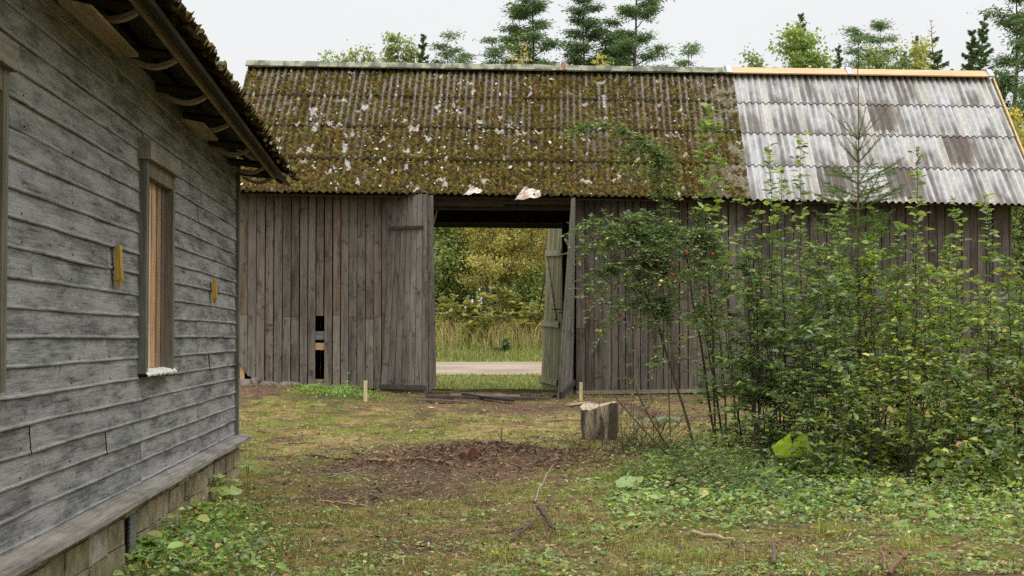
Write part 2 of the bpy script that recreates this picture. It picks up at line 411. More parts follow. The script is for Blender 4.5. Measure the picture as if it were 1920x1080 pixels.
# foundation of rough blocks
fd = MB(); fd.box((-8, Y0, -0.4), (XW + 0.045, YC - 0.03, ZL - 0.052), (0.15, 0.125, 0.085))
z = -0.22
for r_ in range(4):
    hh = (0.17, 0.2, 0.16, 0.13)[r_]; y = Y0 + random.uniform(0, .3)
    while y < YC - 0.05:
        ln = random.uniform(0.3, 0.62); y2 = min(y + ln, YC - 0.02)
        c0 = mixc((0.27, 0.215, 0.14), (0.15, 0.155, 0.08), np.array(min(1, max(0, random.gauss(.4 if y < 10 else .15, .3)))))
        if random.random() < .2: c0 = np.array((0.3, 0.27, 0.22))
        g0 = 0.006; x1 = XW + 0.062 + random.uniform(-0.012, 0.016)
        j4 = lambda: random.uniform(-0.008, 0.008)
        zt = min(z + hh - g0, ZL - 0.055)
        fd.hexa([(XW, y + g0, z + g0), (x1 + j4(), y + g0 + j4(), z + g0 + j4()), (x1 + j4(), y2 - g0 + j4(), z + g0 + j4()), (XW, y2 - g0, z + g0),
                 (XW, y + g0, zt), (x1 + j4(), y + g0 + j4(), zt + j4() * .5), (x1 + j4(), y2 - g0 + j4(), zt + j4() * .5), (XW, y2 - g0, zt)], c0)
        y = y2
    z += hh
fd.build('stone_foundation', M_MASONRY, house)
# metal vent plate
vp = MB(); yv, zv = 9.33, 0.19; xv = XW + 0.085; s_ = (0.34, 0.37, 0.38)
vp.box((xv - .012, yv - 0.085, zv - 0.115), (xv - .004, yv + 0.085, zv + 0.115), (0.06, 0.065, 0.065))
for i in range(9):
    zz = zv - 0.11 + i * 0.0275
    vp.box((xv - .003, yv - 0.085, zz - 0.006), (xv + 0.004, yv + 0.085, zz + 0.006), s_)
for i in range(6):
    yy = yv - 0.082 + i * 0.0328
    vp.box((xv + 0.0045, yy - 0.006, zv - 0.116), (xv + 0.0085, yy + 0.006, zv + 0.116), s_)
vp.build('vent_grille', M_METAL, house)
# windows (boarded)
def window(wa, wb, z0, z1, torn=True):
    fr = MB(); gcol = (0.12, 0.12, 0.10); x0 = XW - 0.003; x1 = XW + 0.062
    fr.box((x0, wa, z0), (x1, wa + 0.085, z1), jit(gcol)); fr.box((x0, wb - 0.085, z0), (x1, wb, z1), jit((0.13, .115, .08)))
    fr.box((x0, wa + 0.086, z1 - 0.1), (x1 - 0.004, wb - 0.086, z1), (0.16, 0.135, 0.095))
    f = fr.build('window_frame', M_BEAM_Z, house)
    cp = MB(); cp.hexa([(x0, wa - 0.03, z1 + 0.003), (x1 + 0.03, wa - 0.03, z1 + 0.003), (x1 + 0.03, wb + 0.05, z1 + 0.003), (x0, wb + 0.05, z1 + 0.003),
                        (x0, wa - 0.03, z1 + 0.15), (x1 + 0.028, wa - 0.03, z1 + 0.125), (x1 + 0.028, wb + 0.05, z1 + 0.125), (x0, wb + 0.05, z1 + 0.15)], (0.2, 0.175, 0.14))
    cp.build('head_board', M_BEAM_Y, f)
    bd = MB(); y = wa + 0.088; i = 0
    while y < wb - 0.1:
        wd = (0.13, 0.05, 0.12, 0.09, 0.16, 0.06)[i % 6]; y2 = min(y + wd, wb - 0.088)
        x = (0.008, 0.000, 0.009, 0.003, 0.007, 0.001)[i % 6]
        cc_ = [(0.30, 0.19, 0.11), (0.60, 0.40, 0.24), (0.13, 0.085, 0.06), (0.62, 0.43, 0.26), (0.50, 0.30, 0.17), (0.17, 0.11, .075)][i % 6]
        bd.box((XW - 0.03, y + 0.003, z0 + 0.03), (XW + x, y2 - 0.003, z1 - 0.103), jit(cc_, .08)); y = y2; i += 1
    bd.build('boarding', M_FRESH_Z, f)
    if not torn: return
    sl = MB(); n = 14; yy = np.linspace(wa + 0.02, wb + 0.02, n); P = np.zeros((n, 4, 3))
    for j, (o, dz) in enumerate(((0.0, 0.028), (0.06, 0.012), (0.085, -0.004), (0.083, -0.012))):
        P[:, j, 0] = XW + o + (0.012 * np.sin(yy * 40) if j > 1 else 0); P[:, j, 1] = yy; P[:, j, 2] = z0 + dz + (0.006 * np.sin(yy * 31) if j > 0 else 0)
    sl.grid(P, (0.62, 0.61, 0.58)); sl.grid(P[:, ::-1] - np.array([0, 0, 0.004]), (0.5, 0.5, 0.48)); sl.build('sill', plain('white_sill' , .5, 10, .85, 1.1, .1), f)
window(*WIN[0]); window(*WIN[1], torn=False)
def peg(yc, z0, z1, wd):
    m_ = MB(); x0 = XW + 0.03; x1 = XW + 0.07; h2 = wd / 2; c0 = (0.42, 0.27, 0.045)
    m_.hexa([(x0, yc - h2, z0 + .05), (x1, yc - h2, z0 + 0.06), (x1, yc + h2, z0 + .06), (x0, yc + h2, z0 + .05),
             (x0, yc - h2, z1), (x1 - .012, yc - h2, z1), (x1 - .012, yc + h2, z1), (x0, yc + h2, z1)], c0)
    m_.add([(x0, yc - h2, z0 + .05), (x1, yc - h2, z0 + 0.06), (x1, yc + h2, z0 + .06), (x0, yc + h2, z0 + .05), (x0 + .02, yc, z0)],
           [(1, 0, 4), (2, 1, 4), (3, 2, 4), (0, 3, 4)], c0)
    m_.build('wooden_peg', M_FRESH_Z, house)
p = atX(227, 460, XW + .06); q = atX(227, 542, XW + .06); peg(p[1], q[2], p[2], 0.075)
p = atX(405, 524, XW + .06); q = atX(405, 571, XW + .06); peg(p[1], q[2], p[2], 0.07)
# roof
EX, EZ, PT = -1.31, 3.10, R(34)
def corr_roof(mb, P00, P01, P10, P11, nu, nv, pitch, amp, rows, fcol, fdisp, ulen, vlen, step=0.012):
    """bilinear sheet: u along the eave, v from ridge (0) down to eave (1)"""
    u = np.linspace(0, 1, nu)[:, None]; v = np.linspace(0, 1, nv)[None]
    P = (1 - u)[..., None] * ((1 - v)[..., None] * P00 + v[..., None] * P01) + u[..., None] * ((1 - v)[..., None] * P10 + v[..., None] * P11)
    nrm = norm(np.cross(P11 - P00, P01 - P10)); nrm = nrm if nrm[2] > 0 else -nrm
    U = u * ulen + v * 0; V = v * vlen + u * 0
    wv = amp * np.cos(U / pitch * 2 * math.pi)
    fr = (v * rows) % 1.0; fr = np.where(v >= 1, 1.0, fr)
    st = step * fr + 0 * u
    D = wv + st + fdisp(U, V, wv / amp)
    P = P + D[..., None] * nrm
    mb.grid(P, fcol(U, V, wv / amp)); return P
def moss_d(U, V, wv):
    c1 = vn(U * 26, V * 26, 80); c2 = vn(U * 48 + 7, V * 48, 81); big = fbm(U * 1.4, V * 1.4, 82, 3)
    m_ = sst(0.30, 0.62, fbm(U * 14, V * 9, 85, 3) + 0.30 * (big - 0.5) - 0.14 * wv * (1 - V / 4.2 * .7) + 0.17 + 0.06 * V / 4.2)
    return m_, c1, c2, big
def moss_disp(U, V, wv):
    m_, c1, c2, big = moss_d(U, V, wv); return m_ * (0.006 + 0.042 * c1 * c1 + 0.018 * c2) 
MOSSES = [np.array(x) for x in ((0.105, 0.078, 0.014), (0.045, 0.030, 0.010), (0.165, 0.130, 0.018), (0.12, 0.055, 0.014))]
def moss_col(U, V, wv):
    m_, c1, c2, big = moss_d(U, V, wv); n = fbm(U * 20, V * 20, 90, 2); n2 = vn(U * 33, V * 33, 91)
    c = mixc(MOSSES[0], MOSSES[1], sst(.4, .65, n)); c = mixc(c, MOSSES[2], sst(.6, .8, n2) * .8)
    c = mixc(c, MOSSES[3], sst(.62, .75, vn(U * 12, V * 12, 93)) * .7)
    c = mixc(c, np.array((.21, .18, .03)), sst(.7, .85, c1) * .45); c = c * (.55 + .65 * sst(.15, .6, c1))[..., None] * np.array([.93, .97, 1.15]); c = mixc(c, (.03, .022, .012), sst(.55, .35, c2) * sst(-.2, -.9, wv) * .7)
    bare = mixc((0.075, 0.06, 0.05), (0.19, 0.17, 0.165), sst(.35, .65, fbm(U * 30, V * 12, 94, 3)))
    c = mixc(bare, c, m_)
    return c
rf = MB(); SL = 4.6
E0 = np.array([EX, Y0, 3.235]); E1 = np.array([EX, 15.5, 2.975])
def ez(y): return 3.235 - .26 * (y - Y0) / 13.5
dv = np.array([-math.cos(PT), 0, math.sin(PT)])
def hd(U, V, wv): return moss_disp(U, V, wv) * 1.5 + .03 * np.clip(fbm(U * 5, V * 5, 96, 2) - .5, 0, 1)
corr_roof(rf, E0 + dv * 1.3, E0, E1 + dv * 1.3, E1, 900, 70, 0.115, 0.018, 1.3, moss_col, hd, 13.5, 1.3)
corr_roof(rf, E0 + dv * SL, E0 + dv * 1.28, E1 + dv * SL, E1 + dv * 1.28, 600, 60, 0.115, 0.018, 3, moss_col, moss_disp, 13.5, 3.3)
u_ = -dv * np.array([0, 0, 0]) ; dn = np.array([-math.sin(PT), 0, -math.cos(PT)]) * 0.0
nrm_h = np.array([math.sin(PT), 0, math.cos(PT)])
rfo = rf.build('mossy_roof', M_MOSS, house)
fl = MB()                                                   # loose lichen flakes hanging on the eave
for i in range(120):
    y = random.uniform(3, 15.4) if i < 60 else random.uniform(12.5, 15.5)
    pp = E0 + (E1 - E0) * ((y - Y0) / 13.5) + nrm_h * random.uniform(0.01, .05) + dv * random.uniform(-0.02, 0.12); r_ = random.uniform(.012, .035)
    a = norm(rng.normal(size=3)); b2 = norm(np.cross(a, rng.normal(size=3)))
    fl.add([pp, pp + a * r_, pp + (a + b2) * r_ * .9, pp + b2 * r_], [(0, 1, 2, 3)], jit((.5, .5, .46), .2))
kind(fl.build('lichen_flakes', M_SHEET, house), 'stuff')
ud = MB(); cdk = (0.05, 0.042, 0.034)                        # sheathing boards below the sheets
for i in range(16):
    a = E0 + dv * (0.05 + i * .285) - nrm_h * 0.045; b_ = E1 + dv * (0.05 + i * .285) - nrm_h * 0.045
    a2 = a + dv * 0.27; b2 = b_ + dv * .27
    o = -nrm_h * 0.022
    ud.hexa([a, a2, a2 + o, a + o, b_, b2, b2 + o, b_ + o], jit(cdk))
# back slope
rd = E0 + dv * SL; rd1 = E1 + dv * SL; bk = np.array([-math.cos(PT), 0, -math.sin(PT)]) * SL
ud.hexa([rd, rd + bk, rd + bk - nrm_h * .05, rd - nrm_h * .05, rd1, rd1 + bk, rd1 + bk - nrm_h * .05, rd1 - nrm_h * .05], cdk)
for yg in (Y0, YC - .03):                                   # gable triangles
    zr = EZ + SL * math.sin(PT) - .12; xr = EX - SL * math.cos(PT)
    ud.hexa([(XW - .01, yg, ZT), (2 * xr - XW, yg, ZT), (xr, yg, zr), (xr + .01, yg, zr), (XW - .01, yg + .03, ZT), (2 * xr - XW, yg + .03, ZT), (xr, yg + .03, zr), (xr + .01, yg + .03, zr)], (0.09, .08, .07))
ud.build('roof_sheathing', M_BEAM_Y, house)
XFA = EX - .20
def zfa(y): return ez(y) + .20 * math.tan(PT) - .075
fa = MB()
for a, b_ in ((Y0, 8.4), (8.42, 11.6), (11.62, 15.0)):
    c0 = jit((0.22, 0.155, 0.10), .15); xo = random.uniform(-.006, .006)
    fa.hexa([(XFA + xo, a, zfa(a) - .07), (XFA + .026 + xo, a, zfa(a) - .07), (XFA + .026 + xo, a, zfa(a)), (XFA + xo, a, zfa(a)), (XFA + xo, b_, zfa(b_) - .07), (XFA + .026 + xo, b_, zfa(b_) - .07), (XFA + .026 + xo, b_, zfa(b_)), (XFA + xo, b_, zfa(b_))], c0)
fa.build('fascia_board', M_BEAM_Y, house)
for yv in (6.6, 7.95, 9.2, 10.45, 11.65, 13.0, 14.2, 15.0):    # bowed rafter tails
    m_ = MB(); n = 9; tt = np.linspace(0, 1, n); P = np.zeros((n, 4, 3)); hw = .03
    xx = XW + .06 + (XFA - .002 - XW - .06) * tt; zb = zfa(yv) - .085 - 0.05 * np.sin(tt * math.pi * .9) + .02 * (1 - tt) + .03 * tt ** 3; zt = zb + .03
    for j, (dy, zz) in enumerate(((-hw, zb), (hw, zb), (hw, zt), (-hw, zt))):
        P[:, j, 0] = xx; P[:, j, 1] = yv + dy; P[:, j, 2] = zz
    P = np.concatenate([P, P[:, :1]], 1); m_.grid(P, (0.26, 0.21, 0.16))
    m_.tube([(xx[0] - .1, yv, zfa(yv) + .01), (xx[-1], yv, zfa(yv) - .035)], .035, 7, (0.04, .033, .028))
    m_.build('rafter_tail', M_BEAM_X, house)
for (ya, yb, zz) in ((7.3, 8.75, 3.03), (11.0, 12.1, 2.985)):
    sb = MB(); sb.hexa([(XW + .10, ya, zz - .01), (XW + .25, ya + .05, zz - .03), (XW + .25, ya + .05, zz - .01), (XW + .10, ya, zz + .015),
             (XW + .09, yb, zz), (XW + .22, yb - .06, zz - .015), (XW + .22, yb - .06, zz + .005), (XW + .09, yb, zz + .02)], (0.27, 0.20, 0.12))
    sb.build('broken_soffit_board', M_BEAM_Y, house)
vb = MB(); vb.beam(E1 + dv * .12 - nrm_h * .05 + np.array([0, -.12, 0]), rd1 + np.array([0, -.12, -.1]), .03, .09, (.07, .06, .05))
vb.build('verge_board', M_BEAM_X, house)

# ------------------------------------------------------------------ barn
YE, YR, YF, YB = 23.75, 26.85, 24.12, 29.7
barn = thing('barn', (3.6, YF, 0.5), 'long brown plank barn with open gateway and corrugated roof, half moss and half bare', 'barn')
RL = at(466, 127, YR); RR = at(1857, 147, YR)
EL = at(404, 362, YE); ER = at(1953, 386, YE)
SPLR = at(1373, 140, YR); SPLE = at(1407, 376, YE)
ML = (SPLR[0] - RL[0]) / (RR[0] - RL[0])
def lerp(a, b, t): return np.asarray(a) * (1 - t) + np.asarray(b) * t
SR = lerp(RL, RR, ML); SE = at(1407, 376, YE); SE[2] -= 0.0
def eave_off(U, V): return 0
mossroof = MB()
wlen = 9.0
def bd(U, V, wv):
    s = -0.05 * np.exp(-((U - 5.2) / 1.1) ** 2) * 0; notch = 0
    return moss_disp(U, V, wv)
def barn_moss_col(U, V, wv):
    c = moss_col(U, V, wv)
    # grey sheet showing on the wave tops high up
    k = sst(0.25, 0.8, wv) * sst(3.4, 0.3, V) * sst(0.40, 0.55, fbm(U * 7, V * 1.2, 99, 3)); seam = np.exp(-(((V * 4 / 4.1 + .5) % 1.0 - .5) / .035) ** 2) * (V > .3); c = mixc(c, (.022, .017, .01), seam * .5)
    c = mixc(c, mixc((0.15, .125, .125), (.3, .27, .27), vn(U * 40, V * 40, 98)), k * .85)
    w_ = np.exp(-((U - 2.9) / 2.0) ** 2) * sst(.7, 1.6, V) * sst(4.4, 3.2, V)
    f = fbm(U * 9, V * 6, 101, 3)
    wh = sst(0.775 - .05 * w_, 0.80 - .05 * w_, f)
    c = mixc(c, (0.5, 0.47, 0.43), wh * .85)
    e = sst(8.0, 9.0, U) * sst(.45, .6, fbm(U * 6, V * 6, 102, 3))
    c = mixc(c, (0.3, .27, .2), e * .7)
    return c
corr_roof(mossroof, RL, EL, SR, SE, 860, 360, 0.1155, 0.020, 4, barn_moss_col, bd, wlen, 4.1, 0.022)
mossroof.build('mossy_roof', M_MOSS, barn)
fl = MB(); nm = norm(np.cross(SE - RL, EL - SR)); nm = nm if nm[2] > 0 else -nm
for i in range(330):
    if random.random() < .5: uu = np.clip(random.gauss(.32, .2), 0.01, .98); vv = np.clip(random.gauss(.58, .22), .03, .99)
    else: uu = random.uniform(.01, .99); vv = random.uniform(.05, .99)
    pp = lerp(lerp(RL, EL, vv), lerp(SR, SE, vv), uu) + nm * random.uniform(.045, .07)
    r_ = random.uniform(.007, .022) if random.random() < .93 else random.uniform(.022, .05)
    a = norm(SE - EL) * random.uniform(.6, 1.1) + nm * random.uniform(-.2, .3); b2 = norm(EL - RL) * random.uniform(.8, 1.6) + nm * random.uniform(-.3, .5)
    th = rng.uniform(.6, 1.2, 6); an = np.arange(6) * math.pi / 3 + random.random()
    V = [pp + (a * math.cos(x_) + b2 * math.sin(x_)) * r_ * s_ for x_, s_ in zip(an, th)]
    fl.add(V, [tuple(range(6))], jit((0.52, .49, .45), .2))
kind(fl.build('lichen_flakes', M_SHEET, barn), 'stuff')
# bare sheets
sh = MB(); cols = 8; rows = 4
darks = {(4, 1): .75, (6, 2): .9, (2, 3): .7, (4, 3): .8, (5, 0): .25, (7, 2): .1, (0, 0): -.2, (6, 0): -.3, (3, 2): 0.1, (6, 3): .2}
tiles = [(i, j) for i in range(cols + 1) for j in range(rows)]
for (i, j) in tiles:
    u0 = (i - 0.0) / 8.25; u1 = min((i + 1) / 8.25, 1.0)
    if u0 >= 1: continue
    sw = 4.65 / 8.25 * (u1 - u0) * 8.25
    v0 = max(0, j / rows - .03); v1 = (j + 1) / rows
    nu, nv = max(8, int(60 * (u1 - u0) * 8.25)), 46; dkv = darks.get((i, j), random.uniform(-.1, .12))
    pw = 4.65 / 8.25 / 5.0
    def fcol(U, V, wv, dkv=dkv, i=i, j=j, sw=sw):
        s = i * 31 + j * 7; x_ = U / sw; y_ = V / 1.03
        streak = fbm(U * 16, V * .9 + s, 110 + s, 3); bl = fbm(U * 5, V * 3, 130 + s, 4)
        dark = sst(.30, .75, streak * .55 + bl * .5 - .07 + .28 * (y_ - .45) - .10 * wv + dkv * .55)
        c = mixc((0.45, .445, .44), (0.17, .15, .135), dark)
        pale = sst(.68, .84, x_ + .10 * (bl - .5) + .05 * math.sin(i * 3 + j * 2)) * (.35 + .6 * sst(.3, .6, bl + .1 * math.sin(i * 5 + j))) * (1 - sst(.0, .1, x_ - .99))
        if dkv > .6: pale = np.maximum(pale, sst(.86, .9, y_ + .05 * (streak - .5)))
        c = mixc(c, mixc((0.50, .48, .43), (.36, .33, .28), sst(.45, .75, streak)), pale * .8)
        c = mixc(c, (0.17, .16, .14), (1 - sst(0, .012, x_)) * .7)
        if dkv > .6: c = mixc(c, (.09, .075, .065), sst(.3, .6, fbm(U * 18, V * 2, 8, 2)) * .6); c = mixc(c, (.2, .1, .07), sst(.66, .74, fbm(U * 22, V * 3, 7, 2)) * .5)
        return c
    q = lambda uu, vv, up: lerp(lerp(SR, SE, vv), lerp(RR, ER, vv), uu) + nm * up
    up0, up1 = (0.0, 0.022); sx = 0.004 * (i % 2)
    A, B_, C_, D_ = q(u0, v0, up0 + sx), q(u0, v1, up1 + sx), q(u1, v0, up0 + sx), q(u1, v1, up1 + sx)
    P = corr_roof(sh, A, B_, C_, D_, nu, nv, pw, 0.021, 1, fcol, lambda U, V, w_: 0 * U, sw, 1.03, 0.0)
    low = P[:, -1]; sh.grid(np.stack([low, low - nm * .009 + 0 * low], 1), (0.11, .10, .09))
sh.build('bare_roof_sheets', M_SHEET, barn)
# deck under the sheets, back slope, gables
dk_ = MB(); dn_ = -nm * 0.05
RLs, RRs = RL + np.array([.1, 0, 0]), RR - np.array([.02, 0, 0]); ELs, ERs = EL + np.array([.1, 0, 0]), ER - np.array([.02, 0, 0])
for k in range(18):
    v0, v1 = k / 18 * .985, (k + .97) / 18 * .985
    a, b_, c_, d_ = lerp(RLs, ELs, v0), lerp(RLs, ELs, v1), lerp(RRs, ERs, v1), lerp(RRs, ERs, v0)
    dk_.hexa([p + dn_ for p in (a, b_, c_, d_)] + [p + dn_ - nm * .022 for p in (a, b_, c_, d_)], jit((0.06, .05, .04)))
BL_ = RL * 1.0; BL_ = RL + np.array([0, YB + .35 - YR, EL[2] - RL[2]]); BR_ = RR + np.array([0, YB + .35 - YR, ER[2] - RR[2] + .05])
nb_ = norm(np.cross(RR - RL, BL_ - RL)); nb_ = nb_ if nb_[2] > 0 else -nb_
dk_.hexa([RL - nb_ * .03, RR - nb_ * .03, BR_ - nb_ * .03, BL_ - nb_ * .03, RL - nb_ * .06, RR - nb_ * .06, BR_ - nb_ * .06, BL_ - nb_ * .06], (0.06, .05, .04))
dk_.build('roof_deck', M_BEAM_X, barn)
bs = MB(); corr_roof(bs, RL, BL_, RR, BR_, 900, 24, .1155, .02, 4, moss_col, moss_disp, 13.5, 4.1, .02); bs.build('back_roof', M_MOSS, barn)
# ridge boards
rb = MB(); n = 60
def ridge(mb, a, b_, hgt, c, wob=0.0, seg=40, colf=None):
    tt = np.linspace(0, 1, seg); L = lerp(a[None], b_[None], tt[:, None]); w_ = wob * (fbm(tt * 30, tt * 0, 140, 3) - .5)
    P = np.zeros((seg, 5, 3)); up = np.array([0, 0, 1.0])
    P[:, 0] = L + np.array([0, -.20, -.06])          # front face bottom
    P[:, 1] = L + np.array([0, -.215, -.04]); P[:, 1, 2] += w_
    P[:, 2] = L + np.array([0, -.03, hgt]); P[:, 2, 2] += w_
    P[:, 3] = L + np.array([0, .02, hgt]); P[:, 3, 2] += w_
    P[:, 4] = L + np.array([0, .2, -.05])
    cc_ = np.broadcast_to(np.array(c), (seg, 5, 3)) if colf is None else colf(tt)
    mb.grid(P, cc_)
def licol(tt):
    base = np.zeros((len(tt), 5, 3)); x_ = tt[:, None] * 9 + np.arange(5)[None] * .37
    m_ = sst(.42, .56, fbm(x_ * 9, x_ * 0 + np.arange(5)[None] * 2, 150, 3)); return mixc((0.10, .095, .07), (.25, .26, .17), m_)
A = RL + np.array([-.03, 0, .05]); SPL = lerp(RL, RR, ML - .008)
def ridge_tilt(mb, a, b_, c, **k): ridge(mb, a, b_, .105, c, **k)
ridge(rb, A, SPL + np.array([0, 0, .045]), .08, (0.2, .2, .14), wob=.02, seg=300, colf=licol)
rb.build('lichen_ridge_board', M_LICHEN, barn)
rn = MB(); R0 = SPL + np.array([.02, 0, .045]); R1 = RR + np.array([-.02, 0, .045]); rn_m = lerp(R0, R1, .455)
for a, b_ in ((R0, rn_m - np.array([.01, 0, 0])), (rn_m + np.array([.01, 0, .0]), R1)):
    ridge(rn, a, b_, .09, (0.60, .40, .22), seg=3)
rn.build('new_ridge_board', M_FRESH_X, barn)
for c0, mt, cc_ in ((SPL + np.array([.02, 0, .05]), M_METAL, (.42, .45, .5)), (rn_m + np.array([0, 0, .004]), M_METAL, (.42, .45, .5)), (R1 + np.array([-.03, 0, .005]), M_METAL, (.4, .43, .48)), (lerp(RL, RR, .417) + np.array([0, 0, .055]), M_RUST, (.24, .095, .06))):
    m_ = MB(); ridge(m_, c0 + np.array([-.05 if mt is M_METAL else -.03, -.008, .0]), c0 + np.array([.05 if mt is M_METAL else .03, -.008, 0.0]), .115 if mt is M_METAL else .13, cc_, seg=2); m_.build('ridge_strap', mt, barn)
vg = MB(); oo = np.array([.03, 0, -.0])
vg.hexa([RR + oo - nm * .07, RR + oo + nm * .035, RR + oo + nm * .035 + np.array([.03, 0, 0]), RR + oo - nm * .07 + np.array([.03, 0, 0]),
         ER + oo - nm * .07, ER + oo + nm * .035, ER + oo + nm * .035 + np.array([.03, 0, 0]), ER + oo - nm * .07 + np.array([.03, 0, 0])], (.6, .42, .2))
vg.build('verge_board', M_FRESH_Z, barn)
# torn flashing at the eave above the gateway
for (x0, y0, x1, y1, lean) in ((868, 366, 905, 348, .1), (965, 375, 1015, 350, -.1)):
    m_ = MB(); a = at(x0, y0, YE - .10); b_ = at(x1, y0 - 6, YE - .09); c_ = at(x1 - 4, y1 + 7, YE + .02); d_ = at(x0 + 18, y1, YE + .03)
    P = np.zeros((8, 4, 3))
    for i in range(8):
        for j in range(4):
            s, t_ = i / 7, j / 3; P[i, j] = lerp(lerp(a, b_, s), lerp(d_, c_, s), t_) + np.array([0, .03 * math.sin(s * 9 + t_ * 4), .012 * math.sin(s * 14)])
    cc_ = mixc((.62, .58, .52), (.42, .2, .12), sst(.45, .65, fbm(P[..., 0] * 14, P[..., 2] * 14, 160, 3)))
    m_.grid(P, cc_); m_.grid(P[:, ::-1] + np.array([0, .006, -.004]), cc_[:, ::-1] * .7); m_.build('torn_flashing', plain('flaking_tin', .6, 15, .8, 1.2, .1), barn)

def top_z(X):                                   # underside of the roof at the front wall
    t_ = np.clip((X - EL[0]) / (ER[0] - EL[0]), 0, 1); v = 1 - (YF - YE) / (YR - YE)
    return lerp(lerp(RL, RR, t_), lerp(EL, ER, t_), v)[2] - .085
def barn_base(X):
    pts = [(-3.2, .78), (-2.9, .70), (-2.4, .63), (-1.0, .58), (0, .55), (3.0, .49), (6, .56), (11, .62)]
    return float(np.interp(X, [p[0] for p in pts], [p[1] for p in pts]))
BR1 = (0.100, 0.080, 0.063); BR2 = (0.130, 0.115, 0.096); BR3 = (0.190, 0.168, 0.130)
def plank(mb, x0, x1, zb0, zb1, zt, y, th, c, segs=9, lean=0.0, cf=None):
    """vertical plank in the wall plane with a slightly wandering edge, darker or paler with real weathering bands"""
    zz = np.linspace(0, 1, segs); P = np.zeros((segs, 5, 3)); e0 = rng.uniform(-.002, .002, segs); e1 = rng.uniform(-.002, .002, segs)
    yo = random.uniform(0, .006)
    for j, (xx, yy, e, zb) in enumerate(((x0, y - yo, e0, zb0), (x1, y - yo, e1, zb1), (x1, y + th, e1, zb1), (x0, y + th, e0, zb0))):
        P[:, j, 0] = xx + e + lean * zz; P[:, j, 1] = yy; P[:, j, 2] = zb + (zt - zb) * zz
    P[:, 4] = P[:, 0]
    C = np.zeros((segs, 5, 3)); C[:] = c
    if cf is None and zt > 2:                            # silvered by rain on the lower part, browner high up
        k_ = sst(1.0, 2.6, P[:, :, 2] + .5 * random.random()); C *= (1.22 - .38 * k_)[..., None]; C *= np.where(k_[..., None] > .5, 1, np.array([.96, 1.0, 1.04]))
    mb.grid(P, C); mb.add(P[0, :4], [(0, 1, 2, 3)], C[0, 0]); mb.add(P[-1, :4], [(3, 2, 1, 0)], C[-1, 0])
wl = MB()
XL = at(447, 500, YF)[0]; XJ = at(737, 500, YF)[0]
x = XL; i = 0; hole = (at(592, 600, YF)[0], at(608, 600, YF)[0])
edges = [XL]
while edges[-1] < XJ - .08: edges.append(edges[-1] + random.uniform(.124, .142))
edges = np.array(edges); k = np.argmin(abs((edges[:-1] + edges[1:]) / 2 - sum(hole) / 2)); edges += (hole[0] - edges[k]) ; edges[0] = XL
hk = k
rot = at(470, 705, YF)
for i, (a, b_) in enumerate(zip(edges[:-1], edges[1:])):
    zt = top_z((a + b_) / 2); zj = at(500, random.choice([590, 594, 598, 592]), YF)[2]
    zb = barn_base((a + b_) / 2) + random.uniform(-.01, .01)
    if i == 0: zb0, zb1 = at(447, 676, YF)[2], at(460, 702, YF)[2]
    elif i == 1: zb0, zb1 = at(460, 704, YF)[2], at(476, 710, YF)[2]
    elif i == 2: zb0, zb1 = at(476, 712, YF)[2], at(490, 719, YF)[2]
    else: zb0, zb1 = zb, zb + random.uniform(-.006, .006)
    cu = jit(lerp(BR1, (0.150, .100, .066), random.random()), .34); clo = jit(lerp(BR2, BR3, random.random()), .22)
    if i in (0, 1, 2): clo = jit((.2, .175, .145), .05)
    gap = random.uniform(.004, .011)
    if i == hk:
        plank(wl, a + gap, b_ - gap, zj, zj, zt, YF, .024, cu)
    elif random.random() < .5:
        plank(wl, a + gap, b_ - gap, zj + .002, zj + .002, zt, YF, .024, cu)
        plank(wl, a + gap, b_ - gap, zb0, zb1, zj - .003, YF, .024, clo)
    else:
        cm = lambda zv: 0.0 * zv + 1
        plank(wl, a + gap, b_ - gap, zb0, zb1, zt, YF, .024, lerp(cu, clo, .5), 9, 0, None)
wl.build('left_plank_wall', M_BARNWOOD, barn)
fr = MB()
z_ = lambda py: at(600, py, YF)[2]
fr.box((edges[hk] - .1, YF + .03, z_(637)), (edges[hk + 1] + .1, YF + .055, z_(621)), (.15, .145, .13))
fr.build('hole_rail', M_BEAM_X, barn)
fr = MB(); fr.box((edges[hk] - .1, YF + .028, z_(656)), (edges[hk + 1] + .1, YF + .05, z_(643)), (.42, .27, .14)); fr.build('new_hole_rail', M_FRESH_X, barn)
fr = MB(); fr.box((edges[hk] - .1, YF + .028, z_(726)), (edges[hk + 1] + .1, YF + .06, z_(711)), (.2, .17, .13)); fr.build('sole_plate_piece', M_BEAM_X, barn)
# right wall
wr = MB(); XR0 = at(1080, 500, YF)[0]; XR1 = at(1897, 500, YF)[0]; x = XR0
while x < XR1 - .05:
    wd = random.uniform(.118, .15); gp_ = random.uniform(.003, .012); zb = barn_base(x) + .03; zt = top_z(x)
    cu = jit(lerp(BR1, (0.082, .062, .050), random.random()), .28)
    if 1345 < proj(np.array(x), np.array(YF), np.array(1.0))[0] < 1395: cu = jit((.16, .14, .11), .1)
    if random.random() < .3:
        zj = z_(random.choice([600, 615, 480])); plank(wr, x + .005, x + wd - gp_, zj + .002, zj + .002, zt, YF, .024, cu); plank(wr, x + .005, x + wd - gp_, zb, zb, zj - .003, YF, .024, jit(cu, .15))
    else: plank(wr, x + .005, x + wd - gp_, zb, zb, zt, YF, .024, cu)
    x += wd
wr.build('right_plank_wall', M_BARNWOOD, barn)
sl = MB(); a, b_ = barn_base(XR0), barn_base(XR1)
sl.hexa([(XR0, YF - .05, a - .03), (XR0, YF + .1, a - .03), (XR0, YF + .1, a + .027), (XR0, YF - .05, a + .027), (5.0, YF - .05, barn_base(5) - .03), (5.0, YF + .1, barn_base(5) - .03), (5.0, YF + .1, barn_base(5) + .027), (5.0, YF - .05, barn_base(5) + .027)], (.22, .185, .13))
